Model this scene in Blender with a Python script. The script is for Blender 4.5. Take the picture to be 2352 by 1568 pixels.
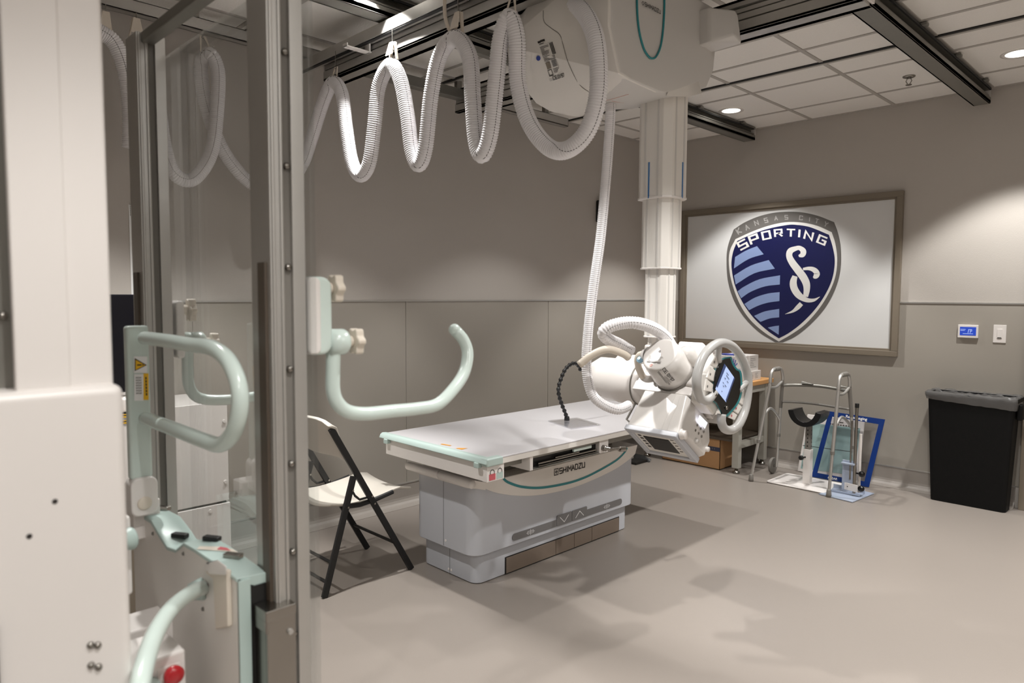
import bpy, bmesh, math, random
from mathutils import Vector, Matrix
random.seed(4)
S = bpy.context.scene
COL = S.collection
for o in list(bpy.data.objects): bpy.data.objects.remove(o)
R = math.radians
# ------------------------------------------------------------------ camera
F_PX, YAW, PITCH, ROLL, CAM_H = 1609.65, .7927, .066, .0048, 1.42
_f = Vector((math.cos(YAW)*math.cos(PITCH), math.sin(YAW)*math.cos(PITCH), -math.sin(PITCH)))
_r = Vector((math.sin(YAW), -math.cos(YAW), 0)); _u = _r.cross(_f)
_c, _s = math.cos(ROLL), math.sin(ROLL)
_r, _u = _c*_r + _s*_u, -_s*_r + _c*_u
cam = bpy.data.cameras.new('camera'); camo = bpy.data.objects.new('camera', cam); COL.objects.link(camo)
cam.sensor_width = 36; cam.lens = 36*F_PX/2352
camo.matrix_world = Matrix(((_r.x, _u.x, -_f.x, 0), (_r.y, _u.y, -_f.y, 0), (_r.z, _u.z, -_f.z, CAM_H), (0, 0, 0, 1)))
cam.dof.use_dof = True; cam.dof.focus_distance = 4.2; cam.dof.aperture_fstop = 4.0
cam.clip_start = .02
S.camera = camo
# ------------------------------------------------------------------ world, exposure, lamps
w = bpy.data.worlds.new('world'); S.world = w; w.use_nodes = True
w.node_tree.nodes['Background'].inputs[0].default_value = (.8, .82, .85, 1)
w.node_tree.nodes['Background'].inputs[1].default_value = .02
S.view_settings.view_transform = 'Standard'; S.view_settings.look = 'None'
S.view_settings.gamma = 1; S.view_settings.use_curve_mapping = False
S.view_settings.exposure = -0.19
SPOT_W = 182.0
LAMPS = [(.64, -.90), (.40, .02), (.64, 2.72), (2.10, -.90), (2.10, .91), (1.84, 2.78), (3.56, -.90), (3.56, .91), (3.56, 2.72), (5.02, -.90), (5.02, .91), (5.02, 2.72)]
def spot(x, y, wt=SPOT_W):
    l = bpy.data.lights.new('downlight_beam', 'SPOT'); l.energy = wt; l.spot_size = R(96); l.spot_blend = .32
    l.shadow_soft_size = .045; l.color = (1, .982, .955)
    o = bpy.data.objects.new('downlight_beam', l); o.location = (x, y, 2.825); COL.objects.link(o)
for x, y in LAMPS: spot(x, y, SPOT_W*{(3.56, 2.72): .5, (1.84, 2.78): 1.7, (5.02, .91): 1.3, (5.02, 2.72): 1.1, (.40, .02): .85}.get((x, y), 1))
# two unseen fill lights added behind the camera to brighten surfaces facing it
for x, y in ((-.75, -1.2), (1.6, -2.2)):
    l = bpy.data.lights.new('added_fill_light', 'AREA'); l.shape = 'RECTANGLE'; l.size = 1.15; l.size_y = .55; l.energy = 38; l.color = (1, .985, .96)
    o = bpy.data.objects.new('added_fill_light', l); o.location = (x, y, 2.82); COL.objects.link(o)
# ------------------------------------------------------------------ placing helpers
CP = Vector((0, 0, CAM_H))
def ray(px, py): return _f + _r*((px-1176)/F_PX) - _u*((py-784)/F_PX)
def W(px, py, ax, v):
    d = ray(px, py); i = 'xyz'.index(ax); return CP + d*((v-CP[i])/d[i])
def D(px, py, dep): return CP + ray(px, py)*dep
# ------------------------------------------------------------------ materials
def lin(c): return tuple(((v/255+.055)/1.055)**2.4 if v > 10 else v/255/12.92 for v in c)
M = {}
def mat(name, col, rough=.5, metal=0, emit=0, bump=0, bscale=200, var=0, vscale=6, coat=0, spec=.5, sss=0):
    m = bpy.data.materials.new(name); m.use_nodes = True; nt = m.node_tree; b = nt.nodes['Principled BSDF']
    c = (*lin(col), 1)
    b.inputs['Base Color'].default_value = c; b.inputs['Roughness'].default_value = rough
    b.inputs['Metallic'].default_value = metal; b.inputs['Coat Weight'].default_value = coat
    b.inputs['Specular IOR Level'].default_value = spec
    if sss: b.inputs['Subsurface Weight'].default_value = sss; b.inputs['Subsurface Radius'].default_value = (.02, .02, .02)
    if emit:
        b.inputs['Emission Color'].default_value = c; b.inputs['Emission Strength'].default_value = emit
    tc = nt.nodes.new('ShaderNodeTexCoord')
    if var:
        n = nt.nodes.new('ShaderNodeTexNoise'); n.inputs['Scale'].default_value = vscale; n.inputs['Detail'].default_value = 6
        mx = nt.nodes.new('ShaderNodeMix'); mx.data_type = 'RGBA'
        mx.inputs[6].default_value = tuple(v*(1-var) for v in c[:3])+(1,); mx.inputs[7].default_value = tuple(min(1, v*(1+var)) for v in c[:3])+(1,)
        nt.links.new(tc.outputs['Object'], n.inputs['Vector']); nt.links.new(n.outputs['Fac'], mx.inputs[0]); nt.links.new(mx.outputs[2], b.inputs['Base Color'])
    if bump:
        n = nt.nodes.new('ShaderNodeTexNoise'); n.inputs['Scale'].default_value = bscale; n.inputs['Detail'].default_value = 3
        bp = nt.nodes.new('ShaderNodeBump'); bp.inputs['Strength'].default_value = bump; bp.inputs['Distance'].default_value = .004
        nt.links.new(tc.outputs['Object'], n.inputs['Vector']); nt.links.new(n.outputs['Fac'], bp.inputs['Height']); nt.links.new(bp.outputs[0], b.inputs['Normal'])
    M[name] = m; return m
mat('wall', (182, 176, 169), .7, bump=.15, bscale=180, var=.03, vscale=1.5)
mat('wainscot', (158, 152, 143), .42, bump=.05, bscale=120, var=.03, vscale=2)
mat('cove', (150, 143, 136), .4, var=.03)
mat('floor', (138, 130, 123), .33, bump=.06, bscale=260, var=.05, vscale=320)
mat('tile', (236, 233, 228), .85, bump=.5, bscale=120, var=.05, vscale=160)
mat('tbar', (176, 171, 165), .5)
mat('slot', (12, 12, 12), .6)
mat('alu', (192, 190, 186), .42, .8, var=.04, vscale=20)
mat('alu_dark', (140, 138, 132), .45, .7, var=.04, vscale=20)
mat('steel', (150, 146, 140), .25, 1, var=.06, vscale=12)
mat('white', (226, 221, 217), .35, var=.01)
mat('white_gloss', (218, 214, 210), .22, coat=.3)
mat('shell', (226, 222, 216), .38)
mat('shell_grey', (206, 203, 199), .42)
mat('hose', (236, 234, 236), .32, sss=.1)
mat('ivory', (216, 206, 192), .45)
mat('table_grey', (188, 190, 196), .38)
mat('table_cream', (232, 226, 219), .4)
mat('tabletop', (205, 203, 206), .28, coat=.2)
mat('mint', (178, 196, 191), .35)
mat('mint_pale', (204, 218, 212), .25, coat=.4)
mat('teal', (40, 132, 138), .4)
mat('black', (18, 18, 18), .45)
mat('black_gloss', (10, 10, 12), .12)
mat('chair_black', (22, 22, 23), .5)
mat('chair_plastic', (206, 200, 190), .5, bump=.1, bscale=300)
mat('bin', (8, 8, 8), .6, spec=.2, bump=.15, bscale=300)
mat('brown', (78, 68, 58), .45, var=.08)
mat('kick', (136, 122, 110), .35, .35, var=.08, vscale=15)
mat('frame_brown', (122, 112, 98), .5)
mat('ink', (40, 36, 34), .5)
mat('ink_grey', (120, 116, 114), .5)
mat('button_grey', (112, 110, 110), .45)
mat('mark_white', (235, 235, 235), .4)
mat('yellow', (232, 182, 30), .45)
mat('letter_grey', (158, 156, 153), .4)
mat('bench_grey', (168, 165, 156), .45)
mat('marker_blue', (70, 118, 170), .4)
mat('orange', (216, 152, 56), .45)
mat('red', (176, 24, 34), .25, coat=.5)
mat('pink', (196, 92, 100), .4)
mat('navy', (18, 22, 68), .35)
mat('sky_blue', (128, 146, 186), .35)
mat('film', (212, 212, 211), .3, coat=.35, var=.02, vscale=1)
mat('decal_grey', (100, 97, 94), .35)
mat('decal_white', (214, 212, 208), .35)
mat('wood', (200, 148, 92), .4, var=.1, vscale=9)
mat('cardboard', (176, 134, 92), .7, var=.05)
mat('tape', (52, 56, 78), .4)
mat('blue', (8, 46, 112), .35)
mat('aqua', (150, 178, 176), .3)
mat('blue_plate', (164, 174, 192), .25, coat=.3)
mat('glove_blue', (74, 84, 172), .5)
mat('blue_tape', (150, 190, 215), .4)
mat('brass', (190, 160, 90), .3, 1)
mat('lens', (255, 250, 240), .3, emit=5)
mat('led', (235, 238, 255), .3, emit=2.2)
mat('screen_blue', (170, 190, 232), .25, emit=.55)
mat('screen_navy', (60, 76, 120), .3, emit=.12)
mat('screen_deep', (36, 66, 170), .3, emit=.6)
mat('badge_blue', (30, 60, 150), .4)
mat('laser_red', (200, 90, 60), .4)
mat('inner_glow', (150, 110, 84), .5, var=.1)
mat('vinyl', (20, 20, 21), .3, bump=.2, bscale=40)
mat('grip', (120, 116, 110), .55)
mat('handle_grey', (176, 175, 173), .28, coat=.3)
mat('monitor', (8, 9, 18), .15)
def glass(name, tint, refl=1.0, rough=0.0, ior=1.49):
    m = bpy.data.materials.new(name); m.use_nodes = True; nt = m.node_tree; nt.nodes.clear()
    out = nt.nodes.new('ShaderNodeOutputMaterial'); mx = nt.nodes.new('ShaderNodeMixShader'); lw = nt.nodes.new('ShaderNodeLayerWeight'); pw = nt.nodes.new('ShaderNodeMath'); fr = nt.nodes.new('ShaderNodeMath')
    lw.inputs[0].default_value = .5; pw.operation = 'POWER'; pw.inputs[1].default_value = 4.0; fr.operation = 'MULTIPLY_ADD'; fr.inputs[1].default_value = .96; fr.inputs[2].default_value = .045; nt.links.new(lw.outputs['Facing'], pw.inputs[0]); nt.links.new(pw.outputs[0], fr.inputs[0])
    t = nt.nodes.new('ShaderNodeBsdfTransparent'); g = nt.nodes.new('ShaderNodeBsdfGlossy')
    t.inputs[0].default_value = (*tint, 1); g.inputs['Roughness'].default_value = rough; g.inputs[0].default_value = (refl, refl, refl, 1)
    nt.links.new(fr.outputs[0], mx.inputs[0]); nt.links.new(t.outputs[0], mx.inputs[1]); nt.links.new(g.outputs[0], mx.inputs[2]); nt.links.new(mx.outputs[0], out.inputs[0])
    M[name] = m
glass('acrylic', (.95, .96, .96)); glass('clear_sheet', (.93, .93, .94), rough=.1)
def liner():
    m = bpy.data.materials.new('liner'); m.use_nodes = True; nt = m.node_tree; nt.nodes.clear()
    out = nt.nodes.new('ShaderNodeOutputMaterial'); mx = nt.nodes.new('ShaderNodeMixShader'); mx.inputs[0].default_value = .55
    t = nt.nodes.new('ShaderNodeBsdfTransparent'); p = nt.nodes.new('ShaderNodeBsdfPrincipled')
    p.inputs['Base Color'].default_value = (.16, .155, .15, 1); p.inputs['Roughness'].default_value = .25
    nt.links.new(t.outputs[0], mx.inputs[1]); nt.links.new(p.outputs[0], mx.inputs[2]); nt.links.new(mx.outputs[0], out.inputs[0]); M['liner'] = m
liner()
# ------------------------------------------------------------------ mesh helpers
def V3(*a): return Vector(a)
def nb(): return bmesh.new()
def box(bm, x0, x1, y0, y1, z0, z1):
    vs = [bm.verts.new((x, y, z)) for x in (x0, x1) for y in (y0, y1) for z in (z0, z1)]
    for f in ((0, 1, 3, 2), (4, 6, 7, 5), (0, 4, 5, 1), (2, 3, 7, 6), (0, 2, 6, 4), (1, 5, 7, 3)): bm.faces.new([vs[i] for i in f])
    return vs
def obox(bm, c, ex, ey, ez):      # centre and three half-extent vectors
    vs = [bm.verts.new(c+ex*a+ey*b+ez*d) for a in (-1, 1) for b in (-1, 1) for d in (-1, 1)]
    for f in ((0, 1, 3, 2), (4, 6, 7, 5), (0, 4, 5, 1), (2, 3, 7, 6), (0, 2, 6, 4), (1, 5, 7, 3)): bm.faces.new([vs[i] for i in f])
    return vs
def hull(bm, pts):
    vs = [bm.verts.new(p) for p in pts]
    r = bmesh.ops.convex_hull(bm, input=vs)
    bmesh.ops.delete(bm, geom=[v for v in vs if v.is_valid and not v.link_faces], context='VERTS')
def frame_of(t):
    t = t.normalized(); a = Vector((0, 0, 1)) if abs(t.z) < .9 else Vector((1, 0, 0))
    n = t.cross(a).normalized(); return n, t.cross(n).normalized()
def cyl(bm, p0, p1, r0, r1=None, seg=20, cap=True):
    p0, p1 = Vector(p0), Vector(p1); r1 = r0 if r1 is None else r1; n, b = frame_of(p1-p0); rings = []
    for p, r in ((p0, r0), (p1, r1)):
        rings.append([bm.verts.new(p+(n*math.cos(2*math.pi*i/seg)+b*math.sin(2*math.pi*i/seg))*r) for i in range(seg)])
    for i in range(seg): bm.faces.new((rings[0][i], rings[0][(i+1) % seg], rings[1][(i+1) % seg], rings[1][i]))
    if cap: bm.faces.new(rings[0][::-1]); bm.faces.new(rings[1])
def lathe(bm, c, axis, prof, seg=24):   # prof: list of (along, radius)
    c = Vector(c); axis = Vector(axis).normalized(); n, b = frame_of(axis); prev = None
    for k, (h, r) in enumerate(prof):
        ring = [bm.verts.new(c+axis*h+(n*math.cos(2*math.pi*i/seg)+b*math.sin(2*math.pi*i/seg))*max(r, 1e-4)) for i in range(seg)]
        if prev:
            for i in range(seg): bm.faces.new((prev[i], prev[(i+1) % seg], ring[(i+1) % seg], ring[i]))
        else: bm.faces.new(ring[::-1])
        prev = ring
    bm.faces.new(prev)
def smooth_path(pts, step):
    P = [Vector(p) for p in pts]; P = [P[0]*2-P[1]]+P+[P[-1]*2-P[-2]]; out = []
    for i in range(1, len(P)-2):
        n = 24
        for k in range(n):
            t = k/n; a, b, c, d = P[i-1], P[i], P[i+1], P[i+2]
            out.append(.5*((2*b)+(c-a)*t+(2*a-5*b+4*c-d)*t*t+(3*b-a-3*c+d)*t**3))
    out.append(P[-2]); res = [out[0]]; acc = 0
    for a, b in zip(out, out[1:]):
        L = (b-a).length
        if L < 1e-9: continue
        s = step-acc
        while s <= L: res.append(a+(b-a)*(s/L)); s += step
        acc = L-(s-step)
    return res
def sweep(bm, path, rad, seg=12, closed=False, cap=True):
    n = len(path); T = []
    for i in range(n):
        a = path[i-1] if (i or closed) else path[0]; b = path[(i+1) % n] if (i < n-1 or closed) else path[-1]; T.append((b-a).normalized())
    nn, _ = frame_of(T[0]); rings = []
    for i in range(n):
        nn = (nn-T[i]*nn.dot(T[i])).normalized(); bb = T[i].cross(nn); r = rad(i) if callable(rad) else rad
        rings.append([bm.verts.new(path[i]+(nn*math.cos(2*math.pi*k/seg)+bb*math.sin(2*math.pi*k/seg))*r) for k in range(seg)])
    for i in range(n-1):
        for k in range(seg): bm.faces.new((rings[i][k], rings[i][(k+1) % seg], rings[i+1][(k+1) % seg], rings[i+1][k]))
    if closed:
        best = min(range(seg), key=lambda s: (rings[-1][s].co-rings[0][0].co).length)
        for k in range(seg): bm.faces.new((rings[-1][(k+best) % seg], rings[-1][(k+best+1) % seg], rings[0][(k+1) % seg], rings[0][k]))
    elif cap: bm.faces.new(rings[0][::-1]); bm.faces.new(rings[-1])
def tube(bm, pts, r, seg=12, step=.012, closed=False): sweep(bm, smooth_path(pts, step), r, seg, closed)
def poly_tube(bm, pts, r, seg=10): sweep(bm, [Vector(p) for p in pts], r, seg)
def corr(bm, pts, r, pitch=.013, seg=14):
    path = smooth_path(pts, pitch/4); sweep(bm, path, lambda i: r*(1, 1, .925, .925)[i % 4], seg); return path
def prism(bm, poly, v):            # poly: list of Vector, extruded by vector v
    a = [bm.verts.new(p) for p in poly]; b = [bm.verts.new(p+v) for p in poly]; n = len(a)
    bm.faces.new(a[::-1]); bm.faces.new(b)
    for i in range(n): bm.faces.new((a[i], a[(i+1) % n], b[(i+1) % n], b[i]))
def flat(bm, poly): bm.faces.new([bm.verts.new(p) for p in poly])
def build(name, bm, m, parent=None, bev=0, smooth=False, bseg=2, sub=0):
    bmesh.ops.recalc_face_normals(bm, faces=bm.faces)
    me = bpy.data.meshes.new(name); bm.to_mesh(me); bm.free()
    o = bpy.data.objects.new(name, me); COL.objects.link(o); me.materials.append(M[m])
    if parent is not None:
        o.parent = parent; l = Vector((0, 0, 0)); q = parent
        while q is not None: l = l+q.location; q = q.parent
        me.transform(Matrix.Translation(-l))
    if bev:
        b = o.modifiers.new('bevel', 'BEVEL'); b.width = bev; b.segments = bseg; b.limit_method = 'ANGLE'; b.angle_limit = R(35)
    if sub:
        s = o.modifiers.new('subdivision', 'SUBSURF'); s.levels = sub; s.render_levels = sub
    if smooth or bev:
        for p in me.polygons: p.use_smooth = True
        if bev: o.modifiers.new('normals', 'WEIGHTED_NORMAL')
    return o
def bx(name, m, parent, x0, x1, y0, y1, z0, z1, bev=0):
    b = nb(); box(b, x0, x1, y0, y1, z0, z1); return build(name, b, m, parent, bev)
def thing(name, label, cat, loc, group=None):
    o = bpy.data.objects.new(name, None); COL.objects.link(o); o.location = loc; o.empty_display_size = .05
    o['label'] = label; o['category'] = cat
    if group: o['group'] = group
    return o
def tag(o, label, cat, group=None):
    o['label'] = label; o['category'] = cat
    if group: o['group'] = group
    return o
def struct(o): o['kind'] = 'structure'; return o
from mathutils.bvhtree import BVHTree
def draper(*objs):                # lays points found along a sight line onto the real surface of objs
    dg = bpy.context.evaluated_depsgraph_get(); bpy.context.view_layer.update(); trees = []
    for o in objs:
        e = o.evaluated_get(dg); me = e.to_mesh(); off = Vector((0, 0, 0)); q = o.parent
        while q is not None: off = off+q.location; q = q.parent
        trees.append(BVHTree.FromPolygons([v.co+off for v in me.vertices], [tuple(p.vertices) for p in me.polygons])); e.to_mesh_clear()
    def f(px, py, lift=.001):
        d = ray(px, py).normalized(); best = None
        for t in trees:
            h = t.ray_cast(CP, d)
            if h[0] is not None and (best is None or h[3] < best[3]): best = h
        if best is None: return W(px, py, 'z', .9)
        n = best[1]; n = -n if n.dot(d) > 0 else n
        return best[0]+n*lift
    return f
class Plane:                      # 2-D drawing on a real surface
    def __init__(s, o, ex, ey): s.o, s.ex, s.ey = Vector(o), Vector(ex).normalized(), Vector(ey).normalized(); s.n = s.ex.cross(s.ey)
    def __call__(s, u, v, off=0): return s.o+s.ex*u+s.ey*v+s.n*off
def strokes(bm, lines, T, wd):    # lines in 2-D with mitred corners, T maps to 3-D
    for ln in lines:
        P = list(ln); closed = len(P) > 2 and math.hypot(P[0][0]-P[-1][0], P[0][1]-P[-1][1]) < 1e-9; h = wd/2
        if closed: P = P[:-1]
        n = len(P); L = []; Q = []
        def unit(a, b): dx, dy = b[0]-a[0], b[1]-a[1]; l = math.hypot(dx, dy) or 1; return dx/l, dy/l
        for k in range(n):
            d0 = unit(P[k-1], P[k]) if (k or closed) else None; d1 = unit(P[k], P[(k+1) % n]) if (k < n-1 or closed) else None
            x, y = P[k]
            if d0 is None: x -= d1[0]*h*.5; y -= d1[1]*h*.5; m = (-d1[1]*h, d1[0]*h)
            elif d1 is None: x += d0[0]*h*.5; y += d0[1]*h*.5; m = (-d0[1]*h, d0[0]*h)
            else:
                nx, ny = -d0[1]-d1[1], d0[0]+d1[0]; l = math.hypot(nx, ny)
                if l < .2: m = (-d1[1]*h, d1[0]*h)
                else: nx, ny = nx/l, ny/l; c = max(.45, nx*-d1[1]+ny*d1[0]); m = (nx*h/c, ny*h/c)
            L.append(T(x+m[0], y+m[1])); Q.append(T(x-m[0], y-m[1]))
        for k in range(n if closed else n-1):
            q = (k+1) % n; flat(bm, [L[k], Q[k], Q[q], L[q]])
GL = {'S': [[(.75, 1), (.0, 1), (0, .5), (.75, .5), (.75, 0), (0, 0)]], 'P': [[(0, 0), (0, 1), (.75, 1), (.75, .45), (0, .45)]],
 'O': [[(0, 0), (0, 1), (.75, 1), (.75, 0), (0, 0)]], 'R': [[(0, 0), (0, 1), (.75, 1), (.75, .45), (0, .45)], [(.4, .45), (.75, 0)]],
 'T': [[(0, 1), (.8, 1)], [(.4, 1), (.4, 0)]], 'I': [[(.1, 0), (.1, 1)]], 'N': [[(0, 0), (0, 1), (.75, 0), (.75, 1)]],
 'G': [[(.75, 1), (0, 1), (0, 0), (.75, 0), (.75, .5), (.4, .5)]], 'K': [[(0, 0), (0, 1)], [(.7, 1), (0, .48), (.7, 0)]],
 'A': [[(0, 0), (.38, 1), (.76, 0)], [(.15, .35), (.6, .35)]], 'C': [[(.75, .8), (.75, 1), (0, 1), (0, 0), (.75, 0), (.75, .2)]],
 'Y': [[(0, 1), (.38, .5), (.76, 1)], [(.38, .5), (.38, 0)]], 'H': [[(0, 0), (0, 1)], [(.75, 0), (.75, 1)], [(0, .5), (.75, .5)]],
 'M': [[(0, 0), (0, 1), (.42, .35), (.84, 1), (.84, 0)]], 'D': [[(0, 0), (0, 1), (.55, 1), (.75, .8), (.75, .2), (.55, 0), (0, 0)]],
 'Z': [[(0, 1), (.75, 1), (0, 0), (.75, 0)]], 'U': [[(0, 1), (0, 0), (.75, 0), (.75, 1)]], 'E': [[(.7, 1), (0, 1), (0, 0), (.7, 0)], [(0, .5), (.6, .5)]],
 '0': [[(0, 0), (0, 1), (.6, 1), (.6, 0), (0, 0)]], '1': [[(.3, 0), (.3, 1), (.1, .8)]], '9': [[(.6, .5), (0, .5), (0, 1), (.6, 1), (.6, 0), (.1, 0)]],
 '7': [[(0, 1), (.6, 1), (.25, 0)]], 'L': [[(0, 1), (0, 0), (.6, 0)]], ' ': []}
def word(bm, txt, h, T, wd=.16, gap=1.0):     # T: 2-D metres -> 3-D
    x = 0
    for ch in txt:
        strokes(bm, [[(x+a*h, b*h) for a, b in l] for l in GL[ch]], T, wd*h); x += (.42 if ch == 'I' else gap)*h
    return x
def text(name, s, size, P, u, v, m, parent, off=.0015, rot=0, bold=0):
    c = bpy.data.curves.new(name, 'FONT'); c.body = s; c.size = size; c.offset = bold*size; t = bpy.data.objects.new(name, c); COL.objects.link(t)
    dg = bpy.context.evaluated_depsgraph_get(); me = bpy.data.meshes.new_from_object(t.evaluated_get(dg)); bpy.data.objects.remove(t)
    cr, sr = math.cos(rot), math.sin(rot)
    for q in me.vertices: q.co = P(u+q.co.x*cr-q.co.y*sr, v+q.co.x*sr+q.co.y*cr, off)
    b = nb(); b.from_mesh(me); return build(name, b, m, parent)
def disc(bm, P, u, v, r, off, seg=24, r2=None): flat(bm, [P(u+r*math.cos(2*math.pi*i/seg), v+(r2 or r)*math.sin(2*math.pi*i/seg), off) for i in range(seg)])
def ringf(bm, P, u, v, r, wd, off, seg=24):
    a = [[bm.verts.new(P(u+q*math.cos(2*math.pi*i/seg), v+q*math.sin(2*math.pi*i/seg), off)) for i in range(seg)] for q in (r, r-wd)]
    for i in range(seg): bm.faces.new((a[0][i], a[0][(i+1) % seg], a[1][(i+1) % seg], a[1][i]))
def rrect(u0, u1, v0, v1, r, n=5):
    out = []
    for cx, cy, a in ((u1-r, v1-r, 0), (u0+r, v1-r, 90), (u0+r, v0+r, 180), (u1-r, v0+r, 270)):
        for k in range(n+1): t = R(a+90*k/n); out.append((cx+r*math.cos(t), cy+r*math.sin(t)))
    return out

# ================================================================== THE ROOM
YB, XR, H, WZ, CZ = 3.851, 5.714, 2.836, 1.378, .145
X0, Y0 = -1.7, -3.0
b = nb(); box(b, X0-.1, XR+.1, Y0-.1, YB+.1, -.1, 0); struct(build('floor', b, 'floor'))
b = nb(); box(b, X0-.1, XR+.1, Y0-.1, YB+.1, H, H+.08); struct(build('ceiling', b, 'tile'))
b = nb(); box(b, X0-.1, XR+.1, YB, YB+.1, 0, H); struct(build('wall_back', b, 'wall'))
WY0, WY1, WZ0, WZ1 = 1.69, 3.55, .975, 2.20
b = nb(); box(b, XR, XR+.1, Y0-.1, YB, 0, H); struct(build('wall_right', b, 'wall'))
b = nb(); box(b, X0-.1, X0, Y0, YB, 0, H); struct(build('wall_left', b, 'wall'))
b = nb(); box(b, X0-.1, XR, Y0-.1, Y0, 0, H); struct(build('wall_front', b, 'wall'))
# wainscot panels (5 mm proud) with seams
b = nb()
for x0, x1 in ((X0, -.0), (.005, 1.40), (1.405, 2.787), (2.792, 4.2), (4.205, XR)): box(b, x0, x1, YB-.005, YB, CZ, WZ)
struct(build('trim_1', b, 'wainscot'))
b = nb(); box(b, XR-.005, XR, Y0, .9, CZ, WZ); box(b, XR-.005, XR, .9, WY0+.01, CZ, WZ); box(b, XR-.005, XR, WY0+.01, WY1-.01, CZ, WZ0+.01); box(b, XR-.005, XR, WY1-.01, YB, CZ, WZ)
struct(build('trim_2', b, 'wainscot'))
b = nb(); box(b, X0, XR, YB-.011, YB, WZ-.004, WZ+.006); box(b, XR-.011, XR, Y0, WY0+.001, WZ-.004, WZ+.006); struct(build('trim_3', b, 'alu'))
b = nb(); box(b, X0, XR, YB-.009, YB, CZ-.006, CZ+.003); box(b, XR-.009, XR, .93, YB, CZ-.006, CZ+.003); struct(build('trim_4', b, 'alu'))
def cove(name, back):
    b = nb(); rr = .05; prof = [(.0, CZ-.006), (.006, CZ-.006), (.006, rr)]+[(.006+rr-rr*math.cos(R(a)), rr+.003-rr*math.sin(R(a))) for a in (20, 40, 60, 80)]+[(.09, .0025), (.09, .0), (0, 0)]
    if back: prism(b, [Vector((X0, YB-a, z)) for a, z in prof], Vector((XR-X0, 0, 0)))
    else: prism(b, [Vector((XR-a, .93, z)) for a, z in prof], Vector((0, YB-.93, 0)))
    struct(build(name, b, 'cove', smooth=False))
cove('baseboard_back', True); cove('baseboard_right', False)
# ceiling grid: tee bars and black slot strips
b = nb(); gx = [4.09+.61*k for k in range(-9, 3)]; gy = [1.783+.61*k for k in range(-7, 4)]
for x in gx: box(b, x-.012, x+.012, Y0, YB, H-.004, H+.001)
for y in gy: box(b, X0, XR, y-.012, y+.012, H-.005, H+.001)
box(b, X0, XR, YB-.02, YB, H-.006, H); box(b, XR-.02, XR, Y0, YB, H-.006, H)
struct(build('trim_5', b, 'tbar'))
b = nb()
for x in (.35, 1.03, 1.70, 2.36, 3.03, 3.708, 4.38): box(b, x-.014, x+.006, Y0, YB, H-.007, H-.001)
struct(build('trim_6', b, 'slot'))
b = nb()
for x in (.35, 1.03, 1.70, 2.36, 3.03, 3.708, 4.38): box(b, x+.008, x+.03, Y0, YB, H-.01, H-.001)
struct(build('trim_7', b, 'tbar'))
# observation window: frame, stop, glass with film
wf = bpy.data.objects.new('window_1', None); COL.objects.link(wf); wf['kind'] = 'structure'; wf.location = (XR, 2.62, WZ0)
def ringframe(bm, x0, x1, y0, y1, z0, z1, t):
    box(bm, x0, x1, y0, y1, z0, z0+t); box(bm, x0, x1, y0, y1, z1-t, z1); box(bm, x0, x1, y0, y0+t, z0+t, z1-t); box(bm, x0, x1, y1-t, y1, z0+t, z1-t)
b = nb(); ringframe(b, XR-.035, XR, WY0, WY1, WZ0, WZ1, .042); build('window_frame', b, 'frame_brown', wf, .003)
b = nb(); ringframe(b, XR-.022, XR, WY0+.04, WY1-.04, WZ0+.04, WZ1-.04, .018); build('window_stop', b, 'frame_brown', wf, .002)
bx('window_pane', 'film', wf, XR-.012, XR-.002, WY0+.05, WY1-.05, WZ0+.05, WZ1-.05)
XG = XR-.0125
def dq(x, y, off=0): p = W(1640+x*.21053, 470+y*.21053, 'x', XG); p.x -= off; return p
def sm(pts, n=6):
    P = [Vector((*p, 0)) for p in pts]; N = len(P); o = []
    for i in range(N):
        a, b_, c, d = P[i-1], P[i], P[(i+1) % N], P[(i+2) % N]
        for k in range(n):
            t = k/n; q = .5*((2*b_)+(c-a)*t+(2*a-5*b_+4*c-d)*t*t+(3*b_-a-3*c+d)*t**3); o.append((q.x, q.y))
    return o
def seg_curve(chains, n=6):     # chains joined at sharp corners
    o = []
    for ch in chains:
        P = [Vector((*p, 0)) for p in ch]; P = [P[0]*2-P[1]]+P+[P[-1]*2-P[-2]]
        for i in range(1, len(P)-2):
            for k in range(n):
                t = k/n; a, b_, c, d = P[i-1], P[i], P[i+1], P[i+2]; q = .5*((2*b_)+(c-a)*t+(2*a-5*b_+4*c-d)*t*t+(3*b_-a-3*c+d)*t**3); o.append((q.x, q.y))
    return o
dec = thing('shield_crest', 'large navy and grey shield crest with white monogram and blue stripes on the observation window', 'decal', (XG, 2.6, 1.04))
def dpoly(name, chains, m, off): b = nb(); flat(b, [dq(x, y, off) for x, y in seg_curve(chains)]); return build(name, b, m, dec)
dpoly('outer_border', [[(215, 270), (330, 195), (480, 130), (640, 90), (780, 77), (950, 82), (1130, 120), (1310, 190)], [(1310, 190), (1350, 300), (1383, 470), (1380, 700), (1330, 900), (1230, 1100), (1080, 1280), (900, 1430), (750, 1502)], [(750, 1502), (665, 1500)], [(665, 1500), (490, 1390), (330, 1230), (220, 1050), (155, 850), (137, 640), (150, 460), (215, 270)]], 'decal_grey', .0006)
dpoly('white_border', [[(235, 375), (400, 300), (560, 240), (720, 200), (850, 188), (1000, 200), (1140, 235), (1285, 300)], [(1285, 300), (1325, 430), (1345, 600), (1325, 780), (1260, 950), (1150, 1130), (1000, 1300), (850, 1410), (708, 1492)], [(708, 1492), (560, 1400), (400, 1260), (280, 1080), (195, 850), (163, 650), (175, 500), (235, 375)]], 'decal_white', .0012)
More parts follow.
